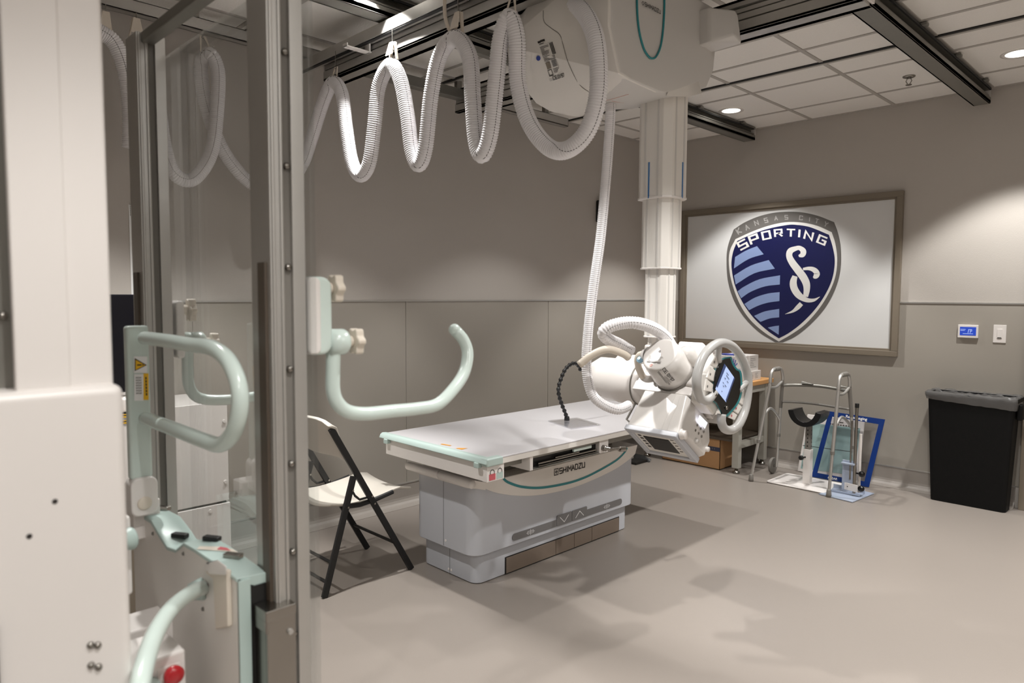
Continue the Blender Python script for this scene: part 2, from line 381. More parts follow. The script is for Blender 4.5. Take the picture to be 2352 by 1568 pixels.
dpoly('navy_field', [[(255, 395), (420, 320), (600, 260), (800, 221), (900, 220), (1050, 245), (1255, 328)], [(1255, 328), (1300, 480), (1318, 620), (1295, 790), (1230, 950), (1120, 1120), (970, 1280), (830, 1390), (708, 1458)], [(708, 1458), (580, 1370), (430, 1230), (310, 1060), (230, 880), (192, 680), (205, 530), (255, 395)]], 'navy', .0018)
b = nb()
for ch in ([[(232, 570), (350, 500), (470, 452)], [(470, 452), (543, 540)], [(543, 540), (380, 592), (218, 695)], [(218, 695), (232, 570)]],
           [[(220, 772), (400, 665), (598, 603)], [(598, 603), (665, 697)], [(665, 697), (440, 748), (238, 870)], [(238, 870), (220, 772)]],
           [[(258, 945), (330, 893), (500, 812), (722, 770)], [(722, 770), (719, 870)], [(719, 870), (560, 890), (400, 950), (297, 1020)], [(297, 1020), (258, 945)]],
           [[(332, 1082), (450, 1012), (590, 968), (717, 953)], [(717, 953), (715, 1050)], [(715, 1050), (590, 1068), (480, 1102), (383, 1150)], [(383, 1150), (332, 1082)]],
           [[(438, 1212), (560, 1162), (713, 1136)], [(713, 1136), (712, 1228)], [(712, 1228), (610, 1240), (508, 1278)], [(508, 1278), (438, 1212)]],
           [[(588, 1340), (650, 1326), (710, 1318)], [(710, 1318), (707, 1418)], [(707, 1418), (588, 1340)]]):
    flat(b, [dq(x, y, .0024) for x, y in seg_curve(ch, 4)])
build('blue_stripes', b, 'sky_blue', dec)
def ribbon(bm, pts, off):
    Q = [Vector(p) for p in pts]; P = [Q[0]*2-Q[1]]+Q+[Q[-1]*2-Q[-2]]; c = []
    for i in range(1, len(P)-2):
        for k in range(8):
            t = k/8; a, b_, cc, d = P[i-1], P[i], P[i+1], P[i+2]; c.append(.5*((2*b_)+(cc-a)*t+(2*a-5*b_+4*cc-d)*t*t+(3*b_-a-3*cc+d)*t**3))
    c.append(P[-2]); L = []; Rr = []
    for i in range(len(c)):
        a, d = c[max(i-1, 0)], c[min(i+1, len(c)-1)]; dx, dy = d.x-a.x, d.y-a.y; l = math.hypot(dx, dy) or 1; h = max(c[i].z, 1)/2
        L.append(dq(c[i].x-dy/l*h, c[i].y+dx/l*h, off)); Rr.append(dq(c[i].x+dy/l*h, c[i].y-dx/l*h, off))
    for i in range(len(c)-1): flat(bm, [L[i], L[i+1], Rr[i+1], Rr[i]])
b = nb()
ribbon(b, [(925, 560, 22), (965, 545, 58), (975, 505, 62), (935, 472, 48), (890, 478, 50), (835, 505, 66), (822, 560, 68), (855, 630, 76), (915, 710, 82), (975, 790, 84), (1008, 860, 80), (1013, 930, 68), (1001, 1003, 54)], .0024)
build('monogram_stem', b, 'decal_white', dec)
b = nb()
ribbon(b, [(972, 702, 26), (1040, 695, 40), (1095, 712, 56), (1125, 750, 62), (1110, 780, 58), (1085, 797, 18)], .0030)
ribbon(b, [(885, 778, 56), (866, 850, 76), (880, 920, 78), (930, 990, 72), (1010, 1038, 50), (1090, 1040, 32), (1158, 1003, 3)], .0030)
ribbon(b, [(955, 1078, 48), (915, 1120, 48), (860, 1163, 26), (778, 1193, 3)], .0030)
build('monogram_hook', b, 'decal_white', dec)
def arc_word(nm, txt, cen, sizes, m, wd, off, asp=1.0):
    b = nb()
    for ch, (x, y, rot), h in zip(txt, cen, sizes):
        ca, sa = math.cos(R(rot)), math.sin(R(rot)); k = h
        def T(u, v, ch=ch, x=x, y=y, ca=ca, sa=sa, k=k):
            u = (u-(.1 if ch == 'I' else .38))*k*asp; v = (v-.5)*k; return dq(x+u*ca+v*sa, y+u*sa-v*ca, off)
        strokes(b, GL[ch], T, wd)
    build(nm, b, m, dec)
arc_word('city_lettering', 'KANSASCITY', [(272, 285, -33), (360, 247, -24), (463, 198, -18), (568, 170, -12), (677, 148, -6), (790, 137, 0), (950, 143, 6), (1043, 160, 6), (1122, 178, 16), (1222, 213, 25)], [58, 50, 48, 46, 42, 42, 42, 40, 44, 48], 'letter_grey', .21, .0012)
arc_word('club_lettering', 'SPORTING', [(315, 435, -27), (437, 375, -20), (572, 333, -12), (703, 308, -5), (838, 307, 2), (932, 313, 5), (1035, 337, 13), (1180, 385, 22)], [84, 84, 78, 72, 74, 76, 80, 80], 'decal_white', .22, .0024, 1.38)
# door edge at far right of the wall
dd = bpy.data.objects.new('door_1', None); COL.objects.link(dd); dd['kind'] = 'structure'; dd.location = (XR, .5, 0)
bx('door_frame', 'frame_brown', dd, XR-.05, XR, .86, .905, 0, 2.1, .003); bx('door_frame', 'frame_brown', dd, XR-.05, XR, -.1, .905, 2.1, 2.145, .003)
bx('door_leaf', 'frame_brown', dd, XR-.02, XR, -.1, .86, .005, 2.1)
# ================================================================== CEILING FITTINGS
def downlight(x, y):
    t = thing('downlight', '', 'ceiling light', (x, y, H-.002), 'round recessed downlights')
    b = nb(); n = 28
    ring = [[b.verts.new((x+r*math.cos(2*math.pi*i/n), y+r*math.sin(2*math.pi*i/n), z)) for i in range(n)] for r, z in ((.092, H-.001), (.092, H-.005), (.078, H-.006), (.066, H-.003))]
    for a, c in zip(ring, ring[1:]):
        for i in range(n): b.faces.new((a[i], a[(i+1) % n], c[(i+1) % n], c[i]))
    build('trim_ring', b, 'white', t, smooth=True)
    b = nb(); flat(b, [(x+.07*math.cos(2*math.pi*i/n), y+.07*math.sin(2*math.pi*i/n), H-.0035) for i in range(n)]); build('lamp_lens', b, 'lens', t)
    return t
dl0 = downlight(5.02, 2.72); dl0['label'] = 'round recessed ceiling light above the shield window'
for (x, y), lb in {(5.02, .91): 'round recessed ceiling light cut off by the right edge, above the bin', (3.56, 2.72): 'round recessed ceiling light beyond the carriage, over the table', (1.84, 2.78): 'bright round ceiling light beside the bridge rail, above the hoses'}.items():
    c = dl0.copy(); COL.objects.link(c); c.location = (x, y, H-.002); c['label'] = lb
    for ch in list(dl0.children): k = ch.copy(); COL.objects.link(k); k.parent = c
t = thing('sprinkler', 'small chrome fire sprinkler head hanging from a ceiling tile', 'sprinkler', (5.048, 1.497, H))
b = nb(); lathe(b, (5.048, 1.497, H), (0, 0, -1), [(0, .038), (.006, .036), (.012, .02)]); build('cup', b, 'steel', t, smooth=True)
b = nb()
for s in (-1, 1): poly_tube(b, [(5.048, 1.497+.008*s, H-.01), (5.048, 1.497+.017*s, H-.03), (5.048, 1.497+.005*s, H-.052)], .003, 6)
lathe(b, (5.048, 1.497, H-.052), (0, 0, -1), [(0, .018), (.004, .018)]); build('deflector', b, 'steel', t)
# long ceiling rails (run along X)
def prof_rail_x(name, label, y, x0, x1, z0, z1, wd):
    t = thing(name, label, 'ceiling rail', (x1, y, z1))
    b = nb()
    box(b, x0, x1, y-wd, y+wd, z0, z0+.022); box(b, x0, x1, y-wd, y+wd, z1-.018, z1)
    box(b, x0, x1, y-.012, y+.012, z0+.02, z1-.016); box(b, x0, x1, y-wd*.8, y+wd*.8, (z0+z1)/2-.006, (z0+z1)/2+.004)
    box(b, x0, x1, y-wd, y-wd+.01, z0, z0+.04); box(b, x0, x1, y+wd-.01, y+wd, z0, z0+.04)
    build('rail_profile', b, 'alu_dark', t, .0015)
    bx('end_cap', 'white', t, x1, x1+.006, y-wd*.95, y+wd*.4, z0+.015, z1-.01)
    b = nb(); box(b, x0, x1-.05, y-wd-.012, y-wd-.003, z1-.03, z1-.018)
    build('cable_strip', b, 'slot', t)
    for k in range(5):
        x = x1-.25-k*.66
        b = nb(); box(b, x-.02, x+.02, y-wd-.035, y-wd, z1-.02, z1-.004); build('clamp', b, 'alu_dark', t, .003)
    return t
prof_rail_x('ceiling_rail', 'grey aluminium ceiling rail running to the wall right of the sprinkler', 1.225, -1.6, 5.68, 2.725, 2.832, .05)
prof_rail_x('ceiling_rail', 'grey aluminium ceiling rail behind the telescopic column, ending left of the window', 2.88, -1.6, 5.64, 2.725, 2.832, .05)
t = thing('hose_track', 'thin aluminium track along the back wall carrying hose hooks', 'ceiling rail', (4.1, 3.635, 2.76))
b = nb(); box(b, -1.5, 4.15, 3.61, 3.66, 2.715, 2.722); box(b, -1.5, 4.15, 3.61, 3.617, 2.715, 2.775); box(b, -1.5, 4.15, 3.653, 3.66, 2.715, 2.775); box(b, -1.5, 4.15, 3.61, 3.66, 2.77, 2.775)
build('track_profile', b, 'alu', t, .001); 
for k in range(7): bx('mount', 'alu_dark', t, -1.2+k*.85, -1.16+k*.85, 3.62, 3.65, 2.775, H)
bx('end_cap', 'alu_dark', t, 4.15, 4.156, 3.61, 3.66, 2.715, 2.775)
# moving bridge (two rails along Y)
t = thing('bridge_rails', 'pair of aluminium bridge rails hung crosswise under the ceiling rails', 'ceiling rail', (2.5, 2.3, 2.72))
def rail_y(nm, x0, x1, y0, y1):
    z0, z1 = 2.575, 2.72
    b = nb()
    box(b, x0, x1, y0, y1, z0, z0+.012); box(b, x0, x1, y0, y1, z1-.014, z1); box(b, x0+.025, x1-.025, y0, y1, z0+.01, z1-.012)
    for z, h, i in ((z0, .05, 0), (z0+.058, .026, .006), (z0+.09, .018, .010), (z1-.03, .03, 0)):
        box(b, x0+i, x0+.03, y0, y1, z, z+h); box(b, x1-.03, x1-i, y0, y1, z, z+h)
    build(nm, b, 'alu', t, .0015)
    bx('end_cap', 'white', t, x0+.005, x1-.005, y1, y1+.012, z0+.01, z1-.03, .002)
    bx('end_cap', 'white', t, x0+.005, x1-.005, y0-.012, y0, z0+.01, z1-.03, .002)
rail_y('bridge_rail', 2.0, 2.11, 1.05, 3.50); rail_y('bridge_rail', 2.93, 3.05, 1.05, 3.50)
b = nb(); box(b, 1.952, 1.998, 1.0, 3.72, 2.655, 2.71); build('hose_runner', b, 'alu', t, .002)
b = nb(); box(b, 1.956, 1.975, 1.0, 3.72, 2.650, 2.656); build('runner_slot', b, 'slot', t)
for y in (3.05, 2.02):
    b = nb(); box(b, 1.86, 2.0, y-.02, y+.02, 2.615, 2.621); box(b, 1.985, 1.995, y-.02, y+.02, 2.615, 2.69); box(b, 1.86, 1.866, y-.02, y+.02, 2.615, 2.632)
    build('hose_bracket', b, 'white', t, .002)
bx('cross_member', 'alu_dark', t, 2.11, 2.93, 3.40, 3.46, 2.64, 2.70, .003)
bx('cross_member', 'alu_dark', t, 2.11, 2.93, 2.80, 2.84, 2.68, 2.715, .002)
# ================================================================== X-RAY CARRIAGE, COLUMN AND HEAD
CX, CY = 2.731, 1.809
xr = thing('ceiling_tube_stand', 'white ceiling-hung X-ray stand with telescopic column and steering ring', 'x-ray machine', (CX, CY, 2.70))
FY = 1.65
b = nb()
pts = []
for px, py in ((1397, 56), (1420, 165), (1440, 180), (1510, 211), (1545, 180), (1600, 180)): pts.append(W(px, py, 'y', FY))
for px, py in ((1640, 110), (1640, 165), (1625, 200), (1584, 220)): pts.append(W(px, py, 'y', FY+.04))
for p in list(pts): pts.append(Vector((max(p.x, 2.50), 2.02, p.z)))
for x, y in ((2.12, FY), (2.90, FY), (2.50, 2.02), (2.90, 2.02)): pts.append(Vector((x, y, 2.70)))
hull(b, pts); ccov = build('carriage_cover', b, 'shell_grey', xr, .03, bseg=4)
b = nb(); pts = []
for px, py, y in ((1203, 60, 2.02), (1208, 117, 2.02), (1226, 146, 2.03), (1262, 210, 2.05), (1295, 230, 2.05), (1354, 246, 2.06), (1440, 238, 2.0), (1500, 222, 1.95), (1398, 10, 1.653), (1398, 60, 1.653), (1420, 168, 1.653), (1442, 182, 1.655), (1508, 212, 1.657)): pts.append(W(px, py, 'y', y))
for p in list(pts)[:6]: pts.append(Vector((p.x+.1, 2.22, p.z-.0)))
for x, y in ((2.115, 2.04), (2.13, 1.66), (2.5, 1.66), (2.5, 2.2)): pts.append(Vector((x, y, 2.68)))
hull(b, pts); mcov = build('motor_cover', b, 'shell', xr, .03, bseg=4)
b = nb(); hull(b, [W(1630, 98, 'y', 1.6), W(1705, 100, 'y', 1.52), W(1630, 15, 'y', 1.6), W(1695, 22, 'y', 1.52), W(1687, 80, 'y', 1.52)]+[p+Vector((.02, .32, 0)) for p in (W(1630, 98, 'y', 1.6), W(1705, 100, 'y', 1.52), W(1630, 15, 'y', 1.6), W(1695, 22, 'y', 1.52))])
build('side_arm', b, 'shell_grey', xr, .012, bseg=3)
bx('carriage_frame', 'shell_grey', xr, 2.06, 2.96, 1.68, 2.10, 2.62, 2.705, .01)
b = nb(); hull(b, [W(px, py, 'y', y) for y in (FY+.01, 1.98) for px, py in ((1542, 196), (1556, 168), (1600, 172), (1612, 214), (1585, 222), (1530, 220))]); build('column_collar', b, 'shell', xr, .01)
dm = draper(mcov, ccov)
def sticker(nm, m, poly, lift, par):
    b = nb(); flat(b, [dm(x, y, lift) for x, y in poly]); return build(nm, b, m, par)
def lq2(u, v): return (1236+u*.62+v*.30, 100+v*.94-u*.20)    # sheet grid: u to the right, v down, in photo pixels
def sq2(u0, u1, v0, v1): return [lq2(u0, v0), lq2(u1, v0), lq2(u1, v1), lq2(u0, v1)]
sheet = sticker('rating_label', 'shell_grey', sq2(0, 52, 6, 92), .0016, mcov)
b = nb(); random.seed(2)
def ln(u0, u1, v, w=.0014): strokes(b, [[(u0, v), (u1, v)]], lambda a, c: dm(*lq2(a, c), .0026), w)
for k in range(9): ln(3, random.uniform(14, 34), 10+k*3, 1.2)
for k in range(3): ln(38+k*0, 50, 12+k*5, 3.2) if False else strokes(b, [[(40+k*4.5, 8), (40+k*4.5, 34)]], lambda a, c: dm(*lq2(a, c), .0026), 3)
for k in range(4): ln(4, 44, 37+k*2.2, 1.0)
for k in range(6): ln(28, random.uniform(38, 46), 48+k*2.6, 1.1)
for k in range(5): ln(24, random.uniform(34, 46), 66+k*2.4, 1.0)
strokes(b, [[(5, 66), (18, 66), (18, 80), (5, 80), (5, 66)], [(5, 79), (18, 79)]], lambda a, c: dm(*lq2(a, c), .0026), 1.6)
ln(2, 10, -2, 5); ln(12, 26, -3, 5); ln(4, 20, 3, 1.5)
word(b, 'CE', 8, lambda a, c: dm(*lq2(14+a, 91-c), .0026), .18, 1.1); word(b, '0197', 8, lambda a, c: dm(*lq2(32+a, 91-c), .0026), .18, .78)
build('label_printing', b, 'ink', mcov)
sticker('caution_patch', 'frame_brown', sq2(5, 20, 47, 63), .0026, mcov); sticker('notice_patch', 'letter_grey', sq2(26, 44, 46, 62), .0022, mcov)
b = nb(); flat(b, [dm(1237+5*math.cos(t*.5), 133+6*math.sin(t*.5), .002) for t in range(13)]); build('blue_badge', b, 'badge_blue', mcov)
b = nb(); sp = smooth_path([dm(x, y, .0004) for x, y in ((1248, 24), (1250, 50), (1268, 66), (1286, 80), (1294, 105), (1304, 140), (1318, 172), (1333, 196), (1352, 210), (1375, 219))], .01); sweep(b, sp, .0015, 6); build('cover_seam', b, 'grip', mcov)
b = nb()
for A in ([(1388, 227), (1410, 233), (1432, 236)], [(1388, 231), (1400, 229), (1444, 216)]): sweep(b, [dm(x, y, .0004) for x, y in A], .0007, 5)
build('laser_cross', b, 'laser_red', ccov)
FP = Plane((2.12, FY, 2.2), (1, 0, 0), (0, 0, 1))
b = nb(); uo = []
for px, py in ((1463, -30), (1464, 30), (1469, 75), (1479, 112), (1490, 130), (1498, 134), (1507, 130), (1517, 108), (1523, 70), (1526, 20), (1526, -30)):
    p = W(px, py, 'y', FY-.004); uo.append(p)
tube(b, uo, .0042, 8, .01); build('teal_outline', b, 'teal', xr)
pl = W(1480, 14, 'y', FY-.002); b = nb(); Pw = Plane(pl, (1, 0, -.0), (0, 0, 1)); sc = .0195
word(b, 'SHIMADZU', sc*.72, lambda u, v: Pw(u, v, .003), .2, 1.08); ringf(b, Pw, -.014, .006, .009, .003, .003, 4); build('maker_lettering', b, 'ink', xr)
# ------- column sections
def oct_section(b, w, d, z0, z1, ch):
    for x0, x1, y0, y1 in ((CX-w, CX+w, CY-d+ch, CY+d-ch),): pass
    pts = [(CX-w, CY-d+ch), (CX-w+ch, CY-d), (CX+w-ch, CY-d), (CX+w, CY-d+ch), (CX+w, CY+d-ch), (CX+w-ch, CY+d), (CX-w+ch, CY+d), (CX-w, CY+d-ch)]
    prism(b, [Vector((x, y, z0)) for x, y in pts], Vector((0, 0, z1-z0)))
zz = lambda py: W(1520, py, 'y', CY).z
for nm, hw, ch, p0, p1, m in (('column_section', .088, .030, 215, 457, 'shell'), ('column_section', .074, .026, 440, 616, 'shell'), ('column_section', .058, .020, 600, 771, 'shell'), ('column_section', .044, .014, 760, 850, 'shell')):
    b = nb(); oct_section(b, hw, hw, zz(p1), zz(p0), ch)
    o = build(nm, b, m, xr, .004)
    if p0 == 215: csec = o
    b = nb(); z0, z1 = zz(p1)+.004, zz(p0)-.01
    for s in (-1, 1):
        box(b, CX+s*hw*.38-.005, CX+s*hw*.38+.005, CY-hw-.002, CY-hw+.001, z0, z1); box(b, CX-hw-.002, CX-hw+.001, CY+s*hw*.38-.005, CY+s*hw*.38+.005, z0, z1)
    build('groove_strip', b, 'shell_grey', xr)
b = nb(); oct_section(b, .0905, .0905, zz(460), zz(455), .03); oct_section(b, .0765, .0765, zz(619), zz(615), .026); oct_section(b, .0605, .0605, zz(774), zz(770), .02); build('column_lip', b, 'white', xr, .002)
dcol = draper(csec)
for mx in (1490.5, 1567):
    c = dcol(mx, 414, .0); b = nb(); hz = (zz(373)-zz(455))/2; box(b, c.x-.003, c.x+.003, c.y-.003, c.y+.003, c.z-hz, c.z+hz); build('blue_marker', b, 'marker_blue', csec)
# ------- head local frame
A_, V_, D_ = Vector((0, -1, 0)), Vector((-.613, 0, -.790)), Vector((.790, 0, -.613))
HO = D(1551, 1005, 2.80)
def Hh(a, v, d): return HO+A_*a+V_*v+D_*d
def HP(px, py, a):           # point where the pixel ray meets the plane a = const of the head frame
    n = A_; p0 = HO+A_*a; r_ = ray(px, py); return CP+r_*((p0-CP).dot(n)/r_.dot(n))
def HD(px, py, d): p0 = HO+D_*d; r_ = ray(px, py); return CP+r_*((p0-CP).dot(D_)/r_.dot(D_))
def HV(px, py, v): p0 = HO+V_*v; r_ = ray(px, py); return CP+r_*((p0-CP).dot(V_)/r_.dot(V_))
def hbox(b, a0, a1, v0, v1, d0, d1): obox(b, Hh((a0+a1)/2, (v0+v1)/2, (d0+d1)/2), A_*((a1-a0)/2), V_*((v1-v0)/2), D_*((d1-d0)/2))
b = nb(); hull(b, [Hh(a, v, d) for a, v, d in ((-.235, -.20, .0), (-.03, -.20, .0), (.0, -.185, .03), (.0, -.185, .19), (-.235, -.20, .2), (-.245, -.022, 0), (0, -.022, 0), (0, -.022, .209), (-.245, -.022, .209), (-.03, -.20, .2), (.03, -.10, .2), (.03, -.035, .2), (.03, -.10, .06), (.03, -.035, .06))])
colb = build('collimator_body', b, 'white_gloss', xr, .006, bseg=3)
b = nb()
hbox(b, -.250, .006, -.024, .0, -.005, .022); hbox(b, -.250, .006, -.024, .0, .19, .214); hbox(b, -.250, -.222, -.024, .0, .02, .192); hbox(b, -.022, .006, -.024, .0, .02, .192)
build('collimator_rim', b, 'table_grey', colb, .004)
b = nb(); hbox(b, -.222, -.022, -.02, -.008, .022, .19); build('rim_plate', b, 'shell', colb)
b = nb(); hbox(b, -.185, -.06, -.012, -.005, .05, .165); o = build('collimator_window', b, 'black_gloss', colb, .002)
b = nb()
for k in range(5): hbox(b, -.21, -.195, -.009, -.007, .045+k*.024, .057+k*.024); hbox(b, -.05+.0, -.035, -.009, -.007, .045+k*.024, .05+k*.024)
build('scale_marks', b, 'ink', colb)
b = nb(); hbox(b, -.075, -.0735, -.19, -.03, -.0015, .001); hbox(b, -.05, -.0485, -.19, -.03, -.0015, .001); build('cover_seam', b, 'shell_grey', colb)
def knob(px, py, a, r, h, m='white', nm='knob'):
    c = HP(px, py, a); b = nb(); lathe(b, c-A_*.004, A_, [(0, r*1.15), (.006, r*1.15), (.007, r), (h, r*.96), (h+.002, r*.85)]); build(nm, b, m, colb, smooth=True)
knob(1567, 997, .012, .019, .022); knob(1598, 1012, .03, .010, .012, 'shell_grey'); knob(1617, 1030, .02, .011, .025)
b = nb(); q = [HP(x, y, .0315) for x, y in ((1607, 953), (1625, 971), (1619, 984), (1603, 965))]; flat(b, q); build('display', b, 'led', colb)
b = nb()
for px, py in ((1602, 976), (1610, 984), (1617, 991), (1598, 988), (1605, 995), (1612, 1002)):
    c = HP(px, py, .0315); Pq = Plane(c, D_, V_); ringf(b, Pq, 0, 0, .006, .006, -.0, 12)
build('touch_buttons', b, 'grip', colb)
# main head block
b = nb(); hull(b, [Hh(a, v, d) for a, v, d in ((-.315, -.205, .012), (-.315, -.30, .012), (-.02, -.205, .012), (.01, -.30, .03), (-.315, -.205, .2), (-.315, -.30, .2), (.01, -.205, .2), (.01, -.30, .2))]); build('head_block', b, 'white', xr, .008, bseg=3)
b = nb(); hull(b, [Hh(a, v, d) for a, v, d in ((-.175, -.25, .005), (-.02, -.25, .005), (.0, -.425, .005), (-.06, -.472, .005), (-.175, -.472, .005), (.03, -.25, .05), (.03, -.38, .05), (-.175, -.25, .2), (.03, -.25, .2), (.03, -.40, .2), (-.06, -.472, .2), (-.175, -.472, .2))]); build('rear_block', b, 'white', xr, .012, bseg=3)
# drum shaped tube housing with printed cap
b = nb(); lathe(b, Hh(-.134, -.305, .01), -D_, [(0, .090), (.04, .089), (.09, .085), (.134, .082), (.1345, .0795), (.139, .079), (.142, .076), (.143, .070)], 48); drum = build('tube_housing', b, 'white_gloss', xr, smooth=True); dd2 = draper(drum)
b = nb(); lathe(b, Hh(-.134, -.305, .03), -D_, [(0, .093), (.028, .093)], 48); build('housing_gasket', b, 'grip', xr)
DP = Plane(Hh(-.134, -.305, -.1335), A_, -V_)      # cap face
b = nb(); ringf(b, DP, 0, .02, .006, .004, -.0, 16); 
DPn = DP.n.dot(-D_)
sg = 1 if DPn > 0 else -1
b.free(); b = nb(); disc(b, DP, -.006, .012, .006, sg*.0015, 16); build('cap_screw', b, 'ink_grey', drum)
b = nb()
for k in range(7):
    for j in range(3): strokes(b, [[(-.045+j*.026, -.014-k*.0055), (-.045+j*.026+random.uniform(.008, .02), -.014-k*.0055)]], lambda u, v: DP(u, v, sg*.0012), .0016)
strokes(b, [[(-.045, -.042), (.02, -.042)]], lambda u, v: DP(u, v, sg*.0016), .003)
build('cap_printing', b, 'ink_grey', drum)
b = nb(); ringf(b, DP, -.018, -.058, .007, .003, sg*.0015, 16); build('red_mark', b, 'laser_red', drum)
def dT(u, v): return dd2(1519+u*.62-v*-.80*-1*-1+v*.0, 846+u*.78, .001)
def dT(u, v): return dd2(1521+u*.63+v*.77, 848+u*.77-v*.63, .0012)     # u along the print line, v towards its top
b = nb(); word(b, 'CE', 7, lambda a, c: dT(a, c), .17, 1.05); word(b, '0197', 6.4, lambda a, c: dT(17+a, c), .2, .8)
for k in range(5): strokes(b, [[(-2, -3-k*2.2), (30+random.uniform(0, 8), -3-k*2.2)]], dT, .8)
build('ce_printing', b, 'ink', drum)
# rear horn and cable horn
b = nb(); lathe(b, Hh(-.078, -.370, .04), -D_, [(0, .044), (.06, .044), (.085, .040), (.103, .029), (.114, .014), (.117, .001)], 28); build('horn_cover', b, 'white_gloss', xr, smooth=True)
b = nb(); lathe(b, Hh(-.16, -.325, -.085), -A_, [(0, .034), (.055, .031), (.06, .034), (.068, .034), (.074, .026), (.09, .024)], 24); build('cable_horn', b, 'white_gloss', xr, smooth=True)
b = nb(); lathe(b, Hh(-.222, -.325, -.085), -A_, [(0, .036), (.007, .036)], 24); build('horn_clamp', b, 'grip', xr)
b = nb(); tube(b, [Hh(-.235, -.325, -.085), Hh(-.265, -.325, -.085), Hh(-.283, -.312, -.07), Hh(-.286, -.29, -.04), Hh(-.284, -.275, .0), Hh(-.28, -.27, .03)], .0155, 14); build('cable_boot', b, 'ivory', xr, smooth=True)
b = nb(); lathe(b, Hh(-.258, -.300, -.075), -D_, [(0, .014), (.012, .016), (.02, .008)], 9); build('blue_tape_wrap', b, 'blue_tape', xr)
# trunnion cylinder to the left
tc = (-.283, .10)
b = nb(); lathe(b, Hh(-.30, *tc), -A_, [(0, .094), (.03, .096), (.035, .092), (.045, .098), (.15, .098), (.17, .092), (.22, .090), (.25, .080), (.30, .076)], 40); build('trunnion', b, 'white', xr, smooth=True)
b = nb(); lathe(b, Hh(-.337, *tc), -A_, [(0, .0975), (.004, .0975)], 40); build('trunnion_ring', b, 'grip', xr)
b = nb(); hull(b, [Hh(a, tc[0]+v, tc[1]+d) for a in (-.62, -.42) for v, d in ((-.11, -.03), (-.11, .06), (.06, .09), (.09, 0), (.05, -.06), (-.05, -.07))]); build('trunnion_cover', b, 'white', xr, .012, bseg=3)
b = nb(); hull(b, [Hh(a, tc[0]+v, tc[1]+d) for a in (-.50, -.38) for v, d in ((-.125, -.05), (-.125, .02), (-.02, -.085), (-.02, .0))]); build('trunnion_step', b, 'white', xr, .008)
b = nb(); poly_tube(b, [Hh(-.33, -.18, .10), Hh(-.33, -.09, .09), Hh(-.30, -.075, .09), Hh(-.27, -.07, .09)], .005, 8); build('brake_lever', b, 'grip', xr)
# suspension arm from column foot down to the trunnion
b = nb(); hull(b, [Vector((CX+x, CY+y, z)) for x in (-.05, .05) for y in (-.05, .05) for z in (zz(850), zz(790))]+[Hh(-.30, -.36, .12), Hh(-.20, -.36, .12), Hh(-.30, -.36, .22), Hh(-.20, -.36, .22)]); build('suspension_arm', b, 'white', xr, .01)
# steering ring and console
WA = .083; wc = (-.283, .05)
def ringpt(t, r=.181, a=WA): 
    c, s = math.cos(t), math.sin(t); k = 1.0/(abs(c)**2.4+abs(s)**2.4)**(1/2.4)
    return Hh(a, wc[0]+s*r*k, wc[1]+c*r*k)
RP = [(1640, 900), (1630, 914), (1618, 920), (1606, 910), (1600, 885), (1603, 852), (1617, 816), (1638, 794), (1660, 787), (1684, 797), (1705, 825), (1717, 862), (1718, 900), (1711, 942), (1697, 974), (1680, 987), (1664, 984), (1657, 968), (1658, 948)]
b = nb(); sring = None; tube(b, [HP(x, y, WA if 3 < i < 15 else WA-.012) for i, (x, y) in enumerate(RP)], .0185, 16, .008); sring = build('steering_ring', b, 'handle_grey', xr, smooth=True)
HC = lambda v, d, a=WA: Hh(a, wc[0]+v, wc[1]+d)
for P in ([(1652, 793), (1650, 812), (1651, 832)], [(1717, 876), (1706, 886), (1694, 900)]):
    b = nb(); tube(b, [HP(x, y, WA-.004*i) for i, (x, y) in enumerate(P)], .0125, 12); build('spoke', b, 'handle_grey', sring, smooth=True)
b = nb(); hull(b, [HC(v, d, a) for a in (.0, WA-.02) for v, d in ((-.11, -.05), (-.11, .05), (.11, -.05), (.11, .05), (0, .095), (0, -.095))]); build('console_back', b, 'shell', xr, .008)
CON = [(1674, 822), (1658, 826), (1646, 843), (1640, 866), (1638, 891), (1635, 914), (1646, 927), (1653, 940), (1659, 952), (1666, 951), (1686, 929), (1696, 906), (1698, 876), (1695, 853), (1689, 850), (1680, 838)]
cc = (sum(x for x, y in CON)/16, sum(y for x, y in CON)/16)
CON = [(p.x, p.y) for p in smooth_path([Vector((x, y, 0)) for x, y in CON+CON[:1]], 4.0)]
def conp(k, a): return [HP(cc[0]+(x-cc[0])*k, cc[1]+(y-cc[1])*k, a) for x, y in CON]
b = nb(); prism(b, conp(1.055, WA-.014), A_*.012); teal_o = build('teal_bezel', b, 'teal', xr, .002)
b = nb(); prism(b, conp(1.0, WA-.006), A_*.007); con = build('console', b, 'black_gloss', xr, .002)
def scr(x, y, a=WA+.0015): return HP(x, y, a)
b = nb(); flat(b, [scr(*q) for q in ((1664, 835), (1688, 869), (1668, 924), (1643, 893))]); build('touch_screen', b, 'screen_blue', con)
b = nb(); flat(b, [scr(*q, WA+.0025) for q in ((1664, 835), (1668, 841), (1648, 890), (1645, 886))]); flat(b, [scr(*q, WA+.0025) for q in ((1688, 869), (1686, 866), (1667, 918), (1668, 924))]); build('screen_menu', b, 'screen_navy', con)
b = nb(); sp = scr(1667, 878, WA+.003); SPp = Plane(sp, D_, -V_)
o_ = -.0 
for u, v, l in ((-.02, .035, .02), (-.015, .025, .03), (-.02, .01, .012), (.005, .01, .014), (-.02, -.012, .01), (-.0, -.012, .016), (-.01, -.022, .01), (-.005, -.045, .006)): strokes(b, [[(u, v), (u+l, v)]], lambda x, y: SPp(x, y), .003)
build('screen_text', b, 'ink', con)
